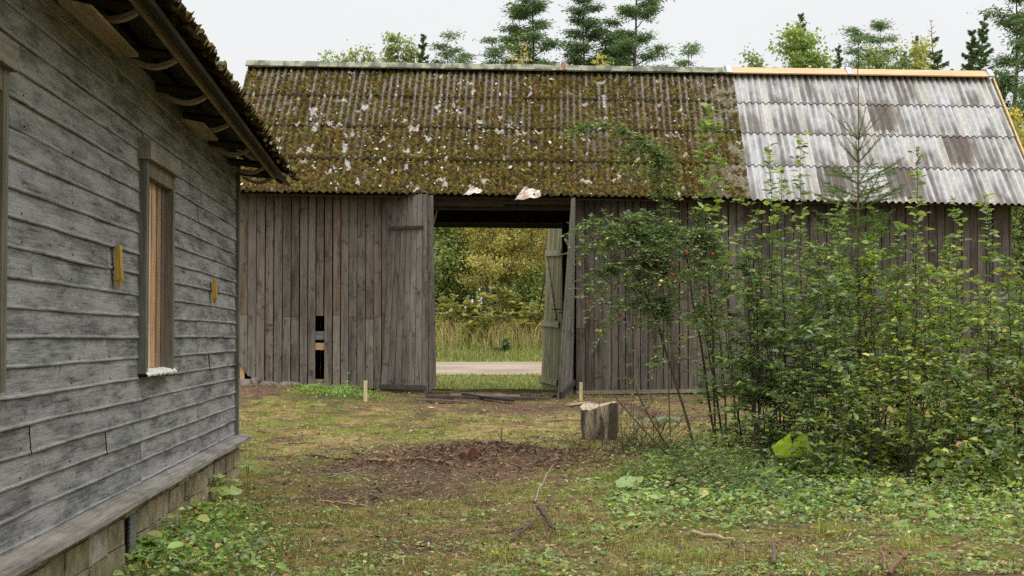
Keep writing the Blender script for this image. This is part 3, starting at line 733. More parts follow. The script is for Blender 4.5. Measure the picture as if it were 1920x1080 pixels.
sl.hexa([(5.002, YF - .05, barn_base(5) - .03), (5.002, YF + .1, barn_base(5) - .03), (5.002, YF + .1, barn_base(5) + .027), (5.002, YF - .05, barn_base(5) + .027), (XR1, YF - .05, b_ - .03), (XR1, YF + .1, b_ - .03), (XR1, YF + .1, b_ + .027), (XR1, YF - .05, b_ + .027)], (.2, .17, .12))
sl.build('sill_board', M_BEAM_X, barn)
# interior dark lining behind the front walls keeps gaps dark; gables and back wall
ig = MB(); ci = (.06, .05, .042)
ig.box((XL + .03, YF + .12, .35), (at(722, 500, YF)[0], YF + .135, z_(380)), ci) if False else None
def gable(X, c):
    ig.hexa([(X, YF, .3), (X, YB, .3), (X, YB, 3.6), (X, YF, top_z(X) - .0), (X + .03, YF, .3), (X + .03, YB, .3), (X + .03, YB, 3.6), (X + .03, YF, top_z(X) - .0)], c)
    ig.hexa([(X, YF, top_z(X) + .002), (X, YB, 3.602), (X, YR, RL[2] - .1), (X, YR - .01, RL[2] - .1), (X + .03, YF, top_z(X) + .002), (X + .03, YB, 3.602), (X + .03, YR, RL[2] - .1), (X + .03, YR - .01, RL[2] - .1)], c)
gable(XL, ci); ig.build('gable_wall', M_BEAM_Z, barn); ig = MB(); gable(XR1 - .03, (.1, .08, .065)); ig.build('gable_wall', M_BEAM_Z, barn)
bw = MB(); BX0 = at(798, 500, YB)[0]; BX1 = at(1063, 500, YB)[0]; ZB = at(900, 418, YB)[2]
x = XL + .03
while x < XR1 - .03:
    wd = .15
    if x + wd < BX0 or x > BX1: bw.box((x + .001, YB, .3), (x + wd - .001, YB + .024, 3.75), jit(ci))
    x += wd
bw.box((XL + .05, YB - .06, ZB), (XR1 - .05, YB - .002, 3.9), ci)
bw.build('back_plank_wall', M_BEAM_Z, barn)
# frame timbers
tm = MB(); cb_ = (.07, .057, .045)
GX0 = at(735, 500, YF)[0]; GX1 = at(1083, 500, YF)[0]
for xx in (GX0 - .12, GX1 + .0): 
    tm.box((xx, YF + .03, .35), (xx + .14, YF + .17, z_(378)), jit(cb_)); tm.box((xx + (.25 if xx > 1 else -.2), YB - .2, .35), (xx + .14 + (.25 if xx > 1 else -.2), YB - .062, 3.7), jit(cb_))
tm.box((XL + .04, YF + .172, z_(390)), (XR1 - .04, YF + .3, z_(378)), cb_)
tm.build('frame_timbers', M_BEAM_Z, barn)
ln = MB(); zl = (z_(381), z_(370)); ln.box((GX0, YF - .03, zl[0]), (GX1 + .08, YF + .02, zl[1]), (.12, .10, .085)); ln.box((at(812, 500, YF)[0], YF + .03, zl[0] - .03), (at(945, 500, YF)[0], YF + .06, zl[0] + .012), (.16, .10, .07))
ln.build('lintel', M_BEAM_X, barn)
iw = MB()      # inner partitions left and right of the threshing floor
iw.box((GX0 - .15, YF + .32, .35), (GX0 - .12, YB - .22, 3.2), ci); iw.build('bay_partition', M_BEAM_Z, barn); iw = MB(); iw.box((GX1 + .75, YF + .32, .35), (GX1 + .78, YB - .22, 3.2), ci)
iw.build('bay_partition', M_BEAM_Z, barn)
pl_ = MB(); a = at(822, 384, YF + .5); b_ = at(813, 420, YF + .5); pl_.beam(a, b_, .05, .03, (.5, .33, .18)); pl_.build('hanging_stick', M_FRESH_Z, barn)

# gate leaves: grids of planks given by four corners in space
def leaf(name, bl, br, tl, tr, n, th, colr, mat, label=None, rotc=None, ragged=0.012):
    bl, br, tl, tr = map(np.array, (bl, br, tl, tr)); d = norm(np.cross(br - bl, tl - bl)); d = d if d[1] < 0 else -d
    m_ = MB()
    for i in range(n):
        a0, a1 = i / n + .03 / n, (i + 1) / n - random.uniform(.04, .10) / n; dz = np.array([0, 0, random.uniform(-ragged, ragged)]); dt = np.array([0, 0, random.uniform(-ragged, ragged)])
        p0, p1 = lerp(bl, br, a0) + dz, lerp(bl, br, a1) + dz; q0, q1 = lerp(tl, tr, a0) + dt, lerp(tl, tr, a1) + dt
        if rotc: p0, p1 = rotc(i, n, p0, p1)
        o = d * random.uniform(0, .004)
        m_.hexa([p0 + o, p1 + o, p1 - d * th, p0 - d * th, q0 + o, q1 + o, q1 - d * th, q0 - d * th], jit(colr if random.random() < .65 else np.array(colr) * 1.35, .3))
    ob = m_.build(name, mat, barn)
    if label: ob['label'] = label
    return ob, d
YL0, YL1 = YF - .04, YF - .62
def lrot(i, n, p0, p1):
    if i == n - 1: p1 = p1 + np.array([0, 0, .12]); p0 = p0 - np.array([0, 0, 0])
    return p0, p1
bl, br, tl, tr = at(713, 738, YL0), at(817, 736, YL1), at(737, 367, YL0), at(811, 364, YL1)
lf, dn1 = leaf('gate_leaf', bl, br, tl, tr, 8, .025, (.15, .132, .112), M_BARNWOOD, 'grey leaf swung part open, left of the gateway', lrot)
def strap(par, s0, s1, v, wdt, bl, br, tl, tr, d, c, mat, off=.028, name='strap', h=None):
    a = lerp(lerp(bl, br, s0), lerp(tl, tr, s0), v[0]) + d * off; b_ = lerp(lerp(bl, br, s1), lerp(tl, tr, s1), v[1]) + d * off
    m_ = MB(); m_.beam(a, b_, .028, wdt, c, upv=norm(tl - bl)); return m_.build(name, mat, par)
strap(lf, -.02, .78, (.835, .835), .045, bl, br, tl, tr, dn1, (.05, .042, .04), M_BEAM_X)
strap(lf, 0.0, .82, (.035, .025), .075, bl, br, tl, tr, dn1, (.075, .06, .05), M_BEAM_X)
# fixed half-plank beside the leaf
pb = MB(); plank(pb, XJ - .1, XJ + .0, z_(740), z_(740), z_(366), YF - .02, .02, (.1, .082, .07)); pb.build('gate_post', M_BARNWOOD, barn)
bl, br, tl, tr = at(1047, 755, YF - 1.25), at(1074, 745, YF - .1), at(1074, 372, YF - 1.15), at(1080, 372, YF - .1)
rl, dn2 = leaf('gate_leaf', bl, br, tl, tr, 8, .025, (.14, .13, .115), M_BARNWOOD, 'grey leaf standing almost edge-on, right of the gateway', None, .006)
dd = dn2 if dn2[0] < 0 else -dn2
strap(rl, .02, .98, (.04, .075), .08, bl, br, tl, tr, dn2, (.07, .055, .05), M_BEAM_Y, .03)
Ya, Yb = 31.2, 29.95
bl, br, tl, tr = at(1014, 727, Ya), at(1050, 736, Yb), at(1028, 424, Ya), at(1060, 420, Yb)
gl, dn3 = leaf('gate_leaf', bl, br, tl, tr, 7, .025, (.23, .215, .12), M_GREENWOOD, 'mossy green leaf with Z-brace, folded inside the gateway', None, .01)
for v in (.83, .40, .055): strap(gl, -.02 if v < .1 else .0, .9, (v, v), .12, bl, br, tl, tr, dn3, (.30, .28, .17), M_BEAM_X, .03, 'batten')
strap(gl, .05, .72, (.80, .43), .09, bl, br, tl, tr, dn3, (.30, .27, .17), M_BEAM_X, .033, 'brace')
m_ = MB(); a, b_ = at(1020, 590, Ya - .4), at(1054, 580, Yb - .05); m_.beam(at(1034, 580, Yb - .1), at(1058, 580, Yb - .1), .02, .02, (.04, .03, .03)); m_.beam(at(1047, 586, Yb - .1), at(1060, 586, Yb - .1), .02, .02, (.04, .03, .03)); m_.build('bolt', M_RUST, gl)
st = MB(); st.beam(at(1027, 435, Ya + .1), at(1018, 490, Ya + .1), .03, .03, (.33, .17, .09)); st.beam(at(1025, 505, Ya + .1), at(1011, 580, Ya + .1), .03, .03, (.1, .07, .05)); st.build('prop_stick', M_BEAM_Z, gl)
# ------------------------------------------------------------------ foliage helpers
def leaf_arrays(P, D, Nn, L, W, C, fold=0.18, droop=0.12):
    """folded two-face leaves; P base (n,3), D tip direction, Nn normal, L length, W width, C colours (n,3)"""
    D = norm(D); S = norm(np.cross(D, Nn)); Nn = np.cross(S, D)
    L = np.asarray(L)[:, None]; W = np.asarray(W)[:, None]
    a = P; tip = P + D * L - Nn * L * droop
    l1 = P + D * L * .3 + S * W * .5 + Nn * W * fold; l2 = P + D * L * .7 + S * W * .42 + Nn * (W * fold - L * droop * .5)
    r1 = P + D * L * .3 - S * W * .5 + Nn * W * fold; r2 = P + D * L * .7 - S * W * .42 + Nn * (W * fold - L * droop * .5)
    V = np.stack([a, l1, l2, tip, r2, r1], 1).reshape(-1, 3); n = len(P); i = np.arange(n)[:, None] * 6
    Fc = np.concatenate([i + np.array([0, 3, 2, 1]), i + np.array([0, 5, 4, 3])])
    return V, Fc, np.repeat(C, 6, 0)
def quad_arrays(P, D, Nn, L, W, C):
    D = norm(D); S = norm(np.cross(D, Nn)); L = np.asarray(L)[:, None]; W = np.asarray(W)[:, None]
    V = np.stack([P - D * L / 2, P + S * W / 2, P + D * L / 2, P - S * W / 2], 1).reshape(-1, 3)
    i = np.arange(len(P))[:, None] * 4
    return V, i + np.array([0, 1, 2, 3]), np.repeat(C, 4, 0)
def tri_arrays(B, D, H, W, C, bend=0.3):
    """grass blades: base B, lean direction D (unit, horizontal-ish), height H, width W; two segments"""
    S = norm(np.cross(D, np.array([0, 0, 1.0]) + 0 * D)); H = np.asarray(H)[:, None]; W = np.asarray(W)[:, None]
    up = np.array([0, 0, 1.0])
    m_ = B + up * H * .55 + D * H * bend * .3; tp = B + up * H * (1 - bend * .4) + D * H * bend
    V = np.stack([B - S * W / 2, B + S * W / 2, m_ + S * W * .38, tp, m_ - S * W * .38], 1).reshape(-1, 3)
    i = np.arange(len(B))[:, None] * 5
    return V, (i + np.array([0, 1, 2, 4]), i + np.array([4, 2, 3])), np.repeat(C, 5, 0)
def pick(pal, n, j=0.18, wts=None):
    pal = np.array(pal); k = rng.choice(len(pal), n, p=wts)
    return np.clip(pal[k] * (1 + rng.normal(0, j, (n, 1))) * (1 + rng.normal(0, j * .3, (n, 3))), 0.003, .9)
def rdir(n, up=0.0):
    v = rng.normal(size=(n, 3)); v = norm(v); v[:, 2] += up; return norm(v)
def hdir(n):
    a = rng.uniform(0, 2 * math.pi, n); return np.stack([np.cos(a), np.sin(a), 0 * a], -1)
PG = [(.065, .105, .038), (.085, .13, .042), (.05, .085, .034), (.11, .16, .045), (.15, .19, .05)]
PGW = [.32, .28, .22, .13, .05]
PY = [(.10, .15, .03), (.07, .12, .03), (.16, .20, .04), (.24, .24, .05), (.05, .085, .025)]
PYW = [.3, .3, .2, .07, .13]

# ------------------------------------------------------------------ shrubs and saplings
def shrub(name, x, y, H, nst, spread, lpm, L, pal, wts, label, cat, group, twl=.45, lean=(0, 0), lo=.22, trunk_r=.011, loc=None, wr_=.58, stemc=(.07, .06, .045)):
    z0 = float(g(x, y)) - .02
    o = thing(name, (x, y, z0), label, cat, group)
    st = MB(); P = []; D = []
    for s in range(nst):
        a = random.uniform(0, 2 * math.pi); sp_ = spread * 1.7 * random.uniform(.3, 1.0); Hs = H * random.uniform(.68, 1.0)
        if s == 0: Hs = H; sp_ *= .4
        k = 9; tt = np.linspace(0, 1, k); dx, dy = math.cos(a) * sp_ + lean[0], math.sin(a) * sp_ + lean[1]
        b0 = np.array([x + math.cos(a) * .10 * random.random(), y + math.sin(a) * .10 * random.random(), z0])
        wob = np.cumsum(rng.normal(0, .022, (k, 3)), 0) * H * .4; wob[:, 2] = 0
        pts = b0 + np.stack([dx * tt ** 1.2, dy * tt ** 1.2, Hs * tt], -1) + wob * tt[:, None]
        st.tube(pts, trunk_r * random.uniform(.8, 1.25) * (1.05 - tt * .9), 5, jit(stemc, .25), False)
        ntw = int(Hs * random.uniform(7, 9)); ga = random.uniform(0, 6)
        for q in range(ntw):
            t0 = lo + (1 - lo) * (q + random.random()) / ntw; ga += 2.4 + random.uniform(-.5, .5)
            i = min(int(t0 * (k - 1)), k - 2); f = t0 * (k - 1) - i; p0 = pts[i] * (1 - f) + pts[i + 1] * f
            el = random.uniform(.15, 1.0); tl = twl * random.choice([.5, .8, 1.1, 1.5]) * random.uniform(.7, 1.1) * (1.2 - t0 * .85)
            todo = [(p0, ga, el, tl, 0)]
            while todo:
                p_, ga_, el_, tl_, gen = todo.pop(); m_ = 5
                d0 = np.array([math.cos(ga_) * math.cos(el_), math.sin(ga_) * math.cos(el_), math.sin(el_)]); uu = np.linspace(0, 1, m_)[:, None]
                tp = p_ + d0 * tl_ * uu + np.array([0, 0, -.28 * tl_]) * uu ** 2 + rng.normal(0, .018, (m_, 3)) * uu
                st.tube(tp, (.0036 if gen == 0 else .002) * (1.1 - np.linspace(0, 1, m_) * .8), 3, jit(stemc, .3), False)
                nl = max(3, int(tl_ * lpm * .62)); e = rng.uniform(.3 if gen == 0 else .1, 1.02, nl)
                pi_ = np.clip((e * (m_ - 1)).astype(int), 0, m_ - 2); ff = (e * (m_ - 1) - pi_)[:, None]
                P.append(tp[pi_] * (1 - ff) + tp[pi_ + 1] * ff); D.append(np.repeat(d0[None], nl, 0))
                if gen == 0 and tl_ > .22:
                    for s in range(2 + int(tl_ > .5)): todo.append((tp[random.choice([1, 2, 3])], ga_ + random.choice([-1, 1]) * random.uniform(.5, 1.0), random.uniform(0, .7), tl_ * random.uniform(.35, .6), 1))
        # leaves on the leader itself
        nl = int(Hs * 14); e = rng.uniform(.55, 1.0, nl); pi_ = np.clip((e * (k - 1)).astype(int), 0, k - 2); ff = (e * (k - 1) - pi_)[:, None]
        P.append(pts[pi_] * (1 - ff) + pts[pi_ + 1] * ff); D.append(np.repeat(np.array([[0, 0, .4]]), nl, 0))
    st.build('stems', M_TWIG, o, True)
    P = np.concatenate(P); D = np.concatenate(D); n = len(P)
    dd = D * .55 + hdir(n) * .8 + rng.normal(0, .12, (n, 3)); nn = np.array([0, 0, 1.0]) + rng.normal(0, .38, (n, 3))
    Ls = L * 1.5 * rng.uniform(.5, 1.3, n)
    lf = MB(); lf.add(*leaf_arrays(P + rng.normal(0, .008, (n, 3)), dd, nn, Ls, Ls * wr_, pick(pal, n, .2, wts)))
    lf.build('foliage', M_LEAF, o)
    return o
def gpd(px, Y):
    """ground point in image column px at world distance Y"""
    X = at(px, 700, Y)[0]; return X, Y
SAP = [(1372, 16.3, 2.5, 4, .35, 50, .045, 0, .5), (1425, 15.0, 2.5, 4, .4, 50, .045, 0, .5),  # px, Y, height, stems, spread, leaves/m, leaf, pal, twig
    (1465, 15.2, 2.75, 6, .42, 60, .045, 0, .50), (1440, 16.6, 2.5, 4, .35, 55, .043, 0, .5), (1530, 15.8, 2.6, 5, .42, 60, .044, 0, .55),
    (1560, 14.6, 2.2, 4, .35, 55, .046, 0, .5), (1600, 16.3, 2.5, 5, .4, 60, .044, 0, .55), (1405, 15.8, 2.2, 3, .3, 45, .05, 0, .45),
    (1645, 15.0, 2.35, 5, .42, 58, .045, 1, .5), (1690, 16.2, 2.5, 5, .42, 58, .045, 1, .5), (1730, 14.7, 1.95, 5, .42, 60, .046, 1, .5),
    (1770, 15.7, 2.25, 5, .42, 58, .045, 1, .5), (1815, 16.4, 2.15, 4, .36, 58, .046, 1, .45), (1850, 15.0, 1.95, 5, .40, 58, .047, 1, .45),
    (1895, 15.8, 2.2, 5, .42, 58, .046, 0, .5), (1925, 14.6, 1.8, 4, .4, 58, .047, 1, .45), (1960, 15.6, 2.3, 4, .4, 55, .046, 1, .45), (1880, 13.9, 1.4, 4, .4, 55, .045, 0, .4),
    (1620, 13.9, 1.5, 4, .45, 55, .045, 1, .4), (1490, 14.2, 1.5, 4, .4, 50, .045, 0, .45),
    (1700, 13.7, 1.3, 4, .4, 55, .045, 1, .4), (1790, 13.9, 1.35, 4, .4, 55, .045, 0, .4), (1660, 17.2, 2.45, 4, .4, 60, .044, 0, .5)]
for i, (px, Y, H, ns, spd, lpm, L, pk, tw) in enumerate(SAP):
    x, y = gpd(px, Y)
    lab = ('dark green leafy sapling with several thin stems in the thicket before the barn', 'yellow-green leafy sapling in the right half of the thicket before the barn')[pk]
    shrub('sapling', x, y, H, ns, spd, lpm, L, (PG, PY)[pk], (PGW, PYW)[pk], lab, 'sapling', ('dark green saplings of the thicket', 'yellow-green saplings of the thicket')[pk], tw, trunk_r=.012)
# tall thin shoots standing above the thicket
for (px, Y, topy, L, lean, lab) in ((1395, 16.0, 195, .07, (-.28, 0), 'tall thin leafy shoot leaning left across the edge between moss and bare roof'),
                           (1340, 15.6, 225, .06, (-.15, 0), 'thin leafy shoot crossing the mossy roof left of the bare sheets'),
                           (1455, 15.4, 270, .055, (.05, 0), 'slim upright shoot before the left edge of the bare roof'),
                           (1515, 15.2, 245, .055, (-.02, 0), 'slim upright shoot before the bare roof, left of the young spruce'),
                           (1718, 15.2, 275, .06, (.02, 0), 'tall thin shoot before the bare roof, right of the young spruce'),
                           (1800, 15.0, 375, .06, (-.03, 0), 'thin yellow-green shoot reaching the roof edge right of the thicket'),
                           (1868, 15.4, 362, .065, (.0, 0), 'thin shoot with larger leaves reaching the eave near the barn corner'),
                           (1480, 15.6, 310, .06, (.04, 0), 'thin shoot standing beside the slim shoot at the left edge of the bare roof'),
                           (1565, 15.0, 380, .06, (-.03, 0), 'short thin shoot just reaching the eave left of the young spruce'),
                           (1690, 15.0, 415, .065, (.02, 0), 'yellow-green shoot below the eave right of the young spruce'),
                           (1775, 14.8, 440, .065, (.03, 0), 'leafy shoot before the barn wall in the right half of the thicket'),
                           (1905, 14.8, 470, .065, (-.02, 0), 'leafy shoot at the right edge of the photo'),
                           (1640, 15.3, 385, .075, (.04, 0), 'shoot with broad pale yellow leaves right of the young spruce')):
    x, y = gpd(px, Y); H = at(px, topy, Y)[2] - float(g(x, y))
    shrub('leafy_shoot', x, y, H, 1, .05, 26, L, PG[:4] + [(.12, .19, .03)], [.2, .3, .1, .25, .15], lab, 'sapling', None, .16, lean, .45, .011)

# ------------------------------------------------------------------ young spruce
def young_spruce():
    Y = 15.6; x, y = gpd(1612, Y); z0 = float(g(x, y)); H = at(1612, 125, Y)[2] - z0
    o = thing('young_spruce', (x, y, z0), 'young spruce with bare leader tip rising from the thicket before the bare roof', 'spruce')
    m_ = MB(); k = 14; tt = np.linspace(0, 1, k); pts = np.stack([x + .01 * np.sin(tt * 9), y + 0 * tt, z0 + H * tt], -1)
    m_.tube(pts, .024 * (1.05 - tt) + .003, 7, (.17, .115, .06), False); br = MB(); P = []; D = []
    lev = [(at(1612, py, Y)[2], ln) for py, ln in ((262, .40), (285, .22), (305, .36), (345, .48), (370, .42), (395, .60), (430, .5), (460, .62), (500, .6), (545, .65), (600, .7), (660, .7), (720, .7))]
    for (z, ln) in lev:
        n = random.choice([5, 6, 7]) if ln > .3 else 4; a0 = random.uniform(0, 6)
        for i in range(n):
            a = a0 + i * 2 * math.pi / n + random.uniform(-.2, .2); el = .75 if z > at(0, 330, Y)[2] else random.uniform(.2, .45); l_ = ln * random.uniform(.8, 1.15)
            u = np.linspace(0, 1, 6)[:, None]; d = np.array([math.cos(a) * math.cos(el), math.sin(a) * math.cos(el), math.sin(el)])
            q = np.array([x, y, z]) + d * l_ * u + np.array([0, 0, .10 * l_]) * u ** 2
            br.tube(q, .0055 * (1.1 - u[:, 0] * .7), 4, (.12, .12, .04), False)
            seg = [(q, l_)]
            if l_ > .3 and z < at(0, 330, Y)[2]:
                for s in (-1, 1):
                    for f in (.35, .55, .75):
                        b0 = q[0] + (q[-1] - q[0]) * f; a2 = a + s * .8; l2 = l_ * (1 - f) * .8
                        q2 = b0 + np.array([math.cos(a2), math.sin(a2), .15]) * l2 * u; br.tube(q2, .003, 3, (.12, .12, .04), False); seg.append((q2, l2))
            for (qq, l2) in seg:
                nn_ = int(l2 * 330); e = rng.uniform(0, 1, nn_) * 5; ii = np.clip(e.astype(int), 0, 4); f = (e - ii)[:, None]
                P.append(qq[ii] * (1 - f) + qq[ii + 1] * f); D.append(np.repeat(norm(qq[-1] - qq[0])[None], nn_, 0))
    n = 160; e = rng.uniform(.62, 1, n); P.append(np.stack([x + 0 * e, y + 0 * e, z0 + H * e], -1)); D.append(np.repeat(np.array([[0, 0, 1.0]]), n, 0))
    m_.build('trunk', M_TWIG, o, True); br.build('branches', M_TWIG, o)
    P = np.concatenate(P); D = np.concatenate(D); n = len(P); dd = D * .7 + rdir(n) * .8
    nd = MB(); Ls = rng.uniform(.018, .028, n); nd.add(*quad_arrays(P + norm(dd) * Ls[:, None] * .5, dd, rdir(n), Ls, Ls * 0 + .0042, pick([(.045, .08, .025), (.06, .10, .03), (.03, .06, .025)], n)))
    nd.build('needles', M_NEEDLE, o)
young_spruce()

# ------------------------------------------------------------------ wild rose
def rose():
    Y = 16.0; base = gp(1335, 880); x, y = base[0], base[1]
    o = thing('rose_bush', tuple(base), 'arching wild rose with small leaves and red hips, right of the gateway', 'rose bush')
    cm = MB(); P = []; D = []; W_ = []
    def path(pp, r0, r1, c=(.085, .06, .045), leaves=0, L=.03, dens=120, from_=0.0, side=.16):
        q = [at(px_, py_, Y_) for (px_, py_, Y_) in pp]; n = len(q)
        tt = np.linspace(0, n - 1, n * 6); i = np.clip(tt.astype(int), 0, n - 2); f = (tt - i)[:, None]; q = np.array(q)
        A = np.concatenate([[2 * q[0] - q[1]], q, [2 * q[-1] - q[-2]]])
        p0, p1, p2, p3 = A[i], A[i + 1], A[i + 2], A[i + 3]
        S = .5 * (2 * p1 + (p2 - p0) * f + (2 * p0 - 5 * p1 + 4 * p2 - p3) * f ** 2 + (3 * p1 - p0 - 3 * p2 + p3) * f ** 3)
        cm.tube(S, np.linspace(r0, r1, len(S)), 5, c, False)
        if leaves:
            ln = np.linalg.norm(np.diff(S, axis=0), axis=1).sum(); ns = int(ln * leaves)
            for _ in range(ns):
                e = random.uniform(from_, 1) * (len(S) - 1); k = min(int(e), len(S) - 2); b0 = S[k] + (S[k + 1] - S[k]) * (e - k)
                d = norm(rng.normal(size=3) * np.array([1, 1, .45]) + np.array([0, 0, .1])); l_ = side * random.uniform(.5, 1.1)
                u = np.linspace(0, 1, 4)[:, None]; tp = b0 + d * l_ * u - np.array([0, 0, .25 * l_]) * u ** 2
                cm.tube(tp, .0018, 3, (.10, .10, .04), False); sd_ = norm(np.cross(d, [0, 0, 1]))
                for j, uu in enumerate((.35, .6, .82)):
                    pb_ = b0 + d * l_ * uu - np.array([0, 0, .25 * l_]) * uu ** 2
                    for s in (-1, 1): P.append(pb_); D.append(d * .4 + s * sd_); W_.append(L)
                P.append(tp[-1]); D.append(d); W_.append(L * 1.1)
        return S
    # main leaning canes
    bx = 16.0
    path([(1312, 890, 15.4), (1292, 800, 15.4), (1258, 690, 15.3), (1225, 585, 15.2), (1195, 520, 15.1), (1150, 480, 15.0)], .016, .008)
    path([(1345, 850, 16.1), (1330, 760, 16.1), (1315, 650, 16), (1298, 560, 16), (1285, 480, 15.8), (1240, 430, 15.6)], .015, .007)
    path([(1258, 845, 15.8), (1254, 740, 15.8), (1252, 600, 15.8), (1250, 500, 15.8), (1246, 420, 15.7), (1240, 360, 15.7), (1232, 300, 15.6), (1200, 262, 15.5), (1150, 242, 15.4), (1095, 238, 15.3), (1052, 266, 15.2)], .008, .003, (.12, .14, .05), 30, .036, from_=.44, side=.14)
    path([(1240, 320, 15.7), (1238, 290, 15.6), (1215, 268, 15.5), (1185, 285, 15.4), (1160, 320, 15.3)], .004, .002, (.12, .14, .05), 70, .036, side=.2)
    path([(1258, 500, 15.7), (1256, 420, 15.7), (1252, 330, 15.7), (1240, 290, 15.6)], .005, .003, (.12, .14, .045), 34, .036, side=.16)
    path([(1285, 878, 15.3), (1235, 810, 15.2), (1195, 735, 15.1), (1175, 650, 15.0)], .012, .004, (.10, .085, .05), 8, .026, from_=.5)
    path([(1290, 885, 15.2), (1240, 840, 15.0), (1180, 775, 15.0), (1150, 740, 14.9)], .013, .005, (.10, .085, .05))
    # crown: arching laterals ending to the left, hanging with leaves
    ends = [(1072, 438, 14.9), (1065, 478, 14.8), (1078, 560, 14.7), (1110, 595, 14.8), (1120, 630, 14.8), (1150, 600, 15), (1100, 520, 14.9), (1145, 455, 15), (1180, 500, 15), (1210, 545, 15.1), (1185, 445, 15.2), (1230, 480, 15.2), (1255, 560, 15.3),
            (1275, 520, 15.3), (1220, 430, 15.3), (1300, 470, 15.3), (1330, 520, 15.3), (1300, 600, 15.2), (1340, 585, 15.4), (1160, 560, 14.9), (1130, 500, 14.9), (1200, 590, 15.0), (1240, 610, 15), (1315, 430, 15.6), (1350, 470, 15.6), (1290, 440, 15.5), (1190, 620, 15), (1260, 670, 15), (1230, 700, 15), (1330, 640, 15.2), (1345, 660, 15.4), (1370, 600, 15.5), (1360, 540, 15.5), (1120, 470, 14.9), (1165, 470, 15.0), (1095, 475, 14.9)]
    for (ex, ey, eY) in ends:
        sx, sy = (1240, 470) if random.random() < .5 else (1262, 520)
        if ey > 600: sx, sy = 1250, 600
        if ex > 1290: sx = 1300
        mx, my = (sx + ex) / 2 + random.uniform(-15, 15), min(sy, ey) - random.uniform(10, 45)
        path([(sx, sy, 15.6), (mx, my, (15.6 + eY) / 2), (ex, ey, eY)], .005, .002, jit((.10, .085, .045), .2), 42, .03, from_=.15, side=.15)
    for i in range(16):
        sx, sy = random.uniform(1180, 1340), random.uniform(430, 600); path([(sx, sy, 15.3), (sx + random.uniform(-40, 30), sy + random.uniform(-30, 30), 15.1), (sx + random.uniform(-60, 40), sy + random.uniform(20, 80), 15.0)], .003, .0015, (.2, .17, .1), 22, .03)
    cm.build('canes', M_TWIG, o, True)
    P = np.array(P) + rng.normal(0, .004, (len(P), 3)); D = np.array(D); n = len(P); Ls = np.array(W_) * 1.25 * rng.uniform(.8, 1.3, n)
    lf = MB(); lf.add(*leaf_arrays(P, D + rng.normal(0, .2, (n, 3)), np.array([0, 0, 1.0]) + rng.normal(0, .32, (n, 3)), Ls, Ls * .6, pick([(.055, .095, .04), (.07, .12, .04), (.045, .08, .04), (.14, .19, .04), (.24, .25, .04)], n, .18, [.35, .3, .2, .11, .04])))
    lf.build('foliage', M_LEAFROSE, o)
    hp = [(1129, 506), (1120, 545), (1133, 548), (1100, 568), (1152, 540), (1155, 535), (1190, 549), (1218, 480), (1286, 472), (1215, 497), (1221, 498), (1163, 590), (1170, 598), (1116, 600), (1248, 530), (1255, 547), (1300, 585), (1318, 555), (1334, 548), (1257, 520), (1262, 516), (1232, 497), (1260, 496), (1287, 476), (1307, 480), (1336, 477), (1438, 523), (1400, 530), (1105, 560), (1140, 570), (1225, 780)]
    me = None
    for i, (hx, hy) in enumerate(hp):
        p = at(hx, hy, 14.95 if i % 3 else 15.2); 
        if me is None:
            m_ = MB(); th = np.linspace(0, math.pi, 7); r_ = .0125 * np.sin(th) ** .8 + .001
            m_.tube(np.stack([0 * th, 0 * th, -.017 * np.cos(th)], -1) + np.array(p), r_, 8, (.22, .02, .012)); h0 = m_.build('rose_hip', M_HIP, o, True); hl = np.array(h0.location) ; me = h0; p_0 = np.array(p)
        else:
            h = h0.copy(); col.objects.link(h); h.parent = o; h.location = Vector(hl + (np.array(p) - p_0)); ORI[h.name] = ORI[h0.name]
rose()
# dead grey brush at the foot of the rose
db = MB()
bp = gp(1185, 845)
for i in range(120):
    b0 = bp + np.array([random.gauss(0, .3), random.gauss(0, .25), 0]); b0[2] = float(g(b0[0], b0[1])); l_ = random.uniform(.25, 1.0)
    d = norm(np.array([random.gauss(0, .6), random.gauss(0, .4), random.uniform(.3, 1.2)])); u = np.linspace(0, 1, 6)[:, None]
    db.tube(b0 + d * l_ * u + rng.normal(0, .02, (6, 3)) * u, .0035 * (1.1 - u[:, 0] * .8), 3, jit((.12, .095, .06), .3), False)
tag(db.build('dead_brush', M_TWIG, None, True), 'tangle of dry leafless twigs at the foot of the rose beside the stump', 'dry twigs')

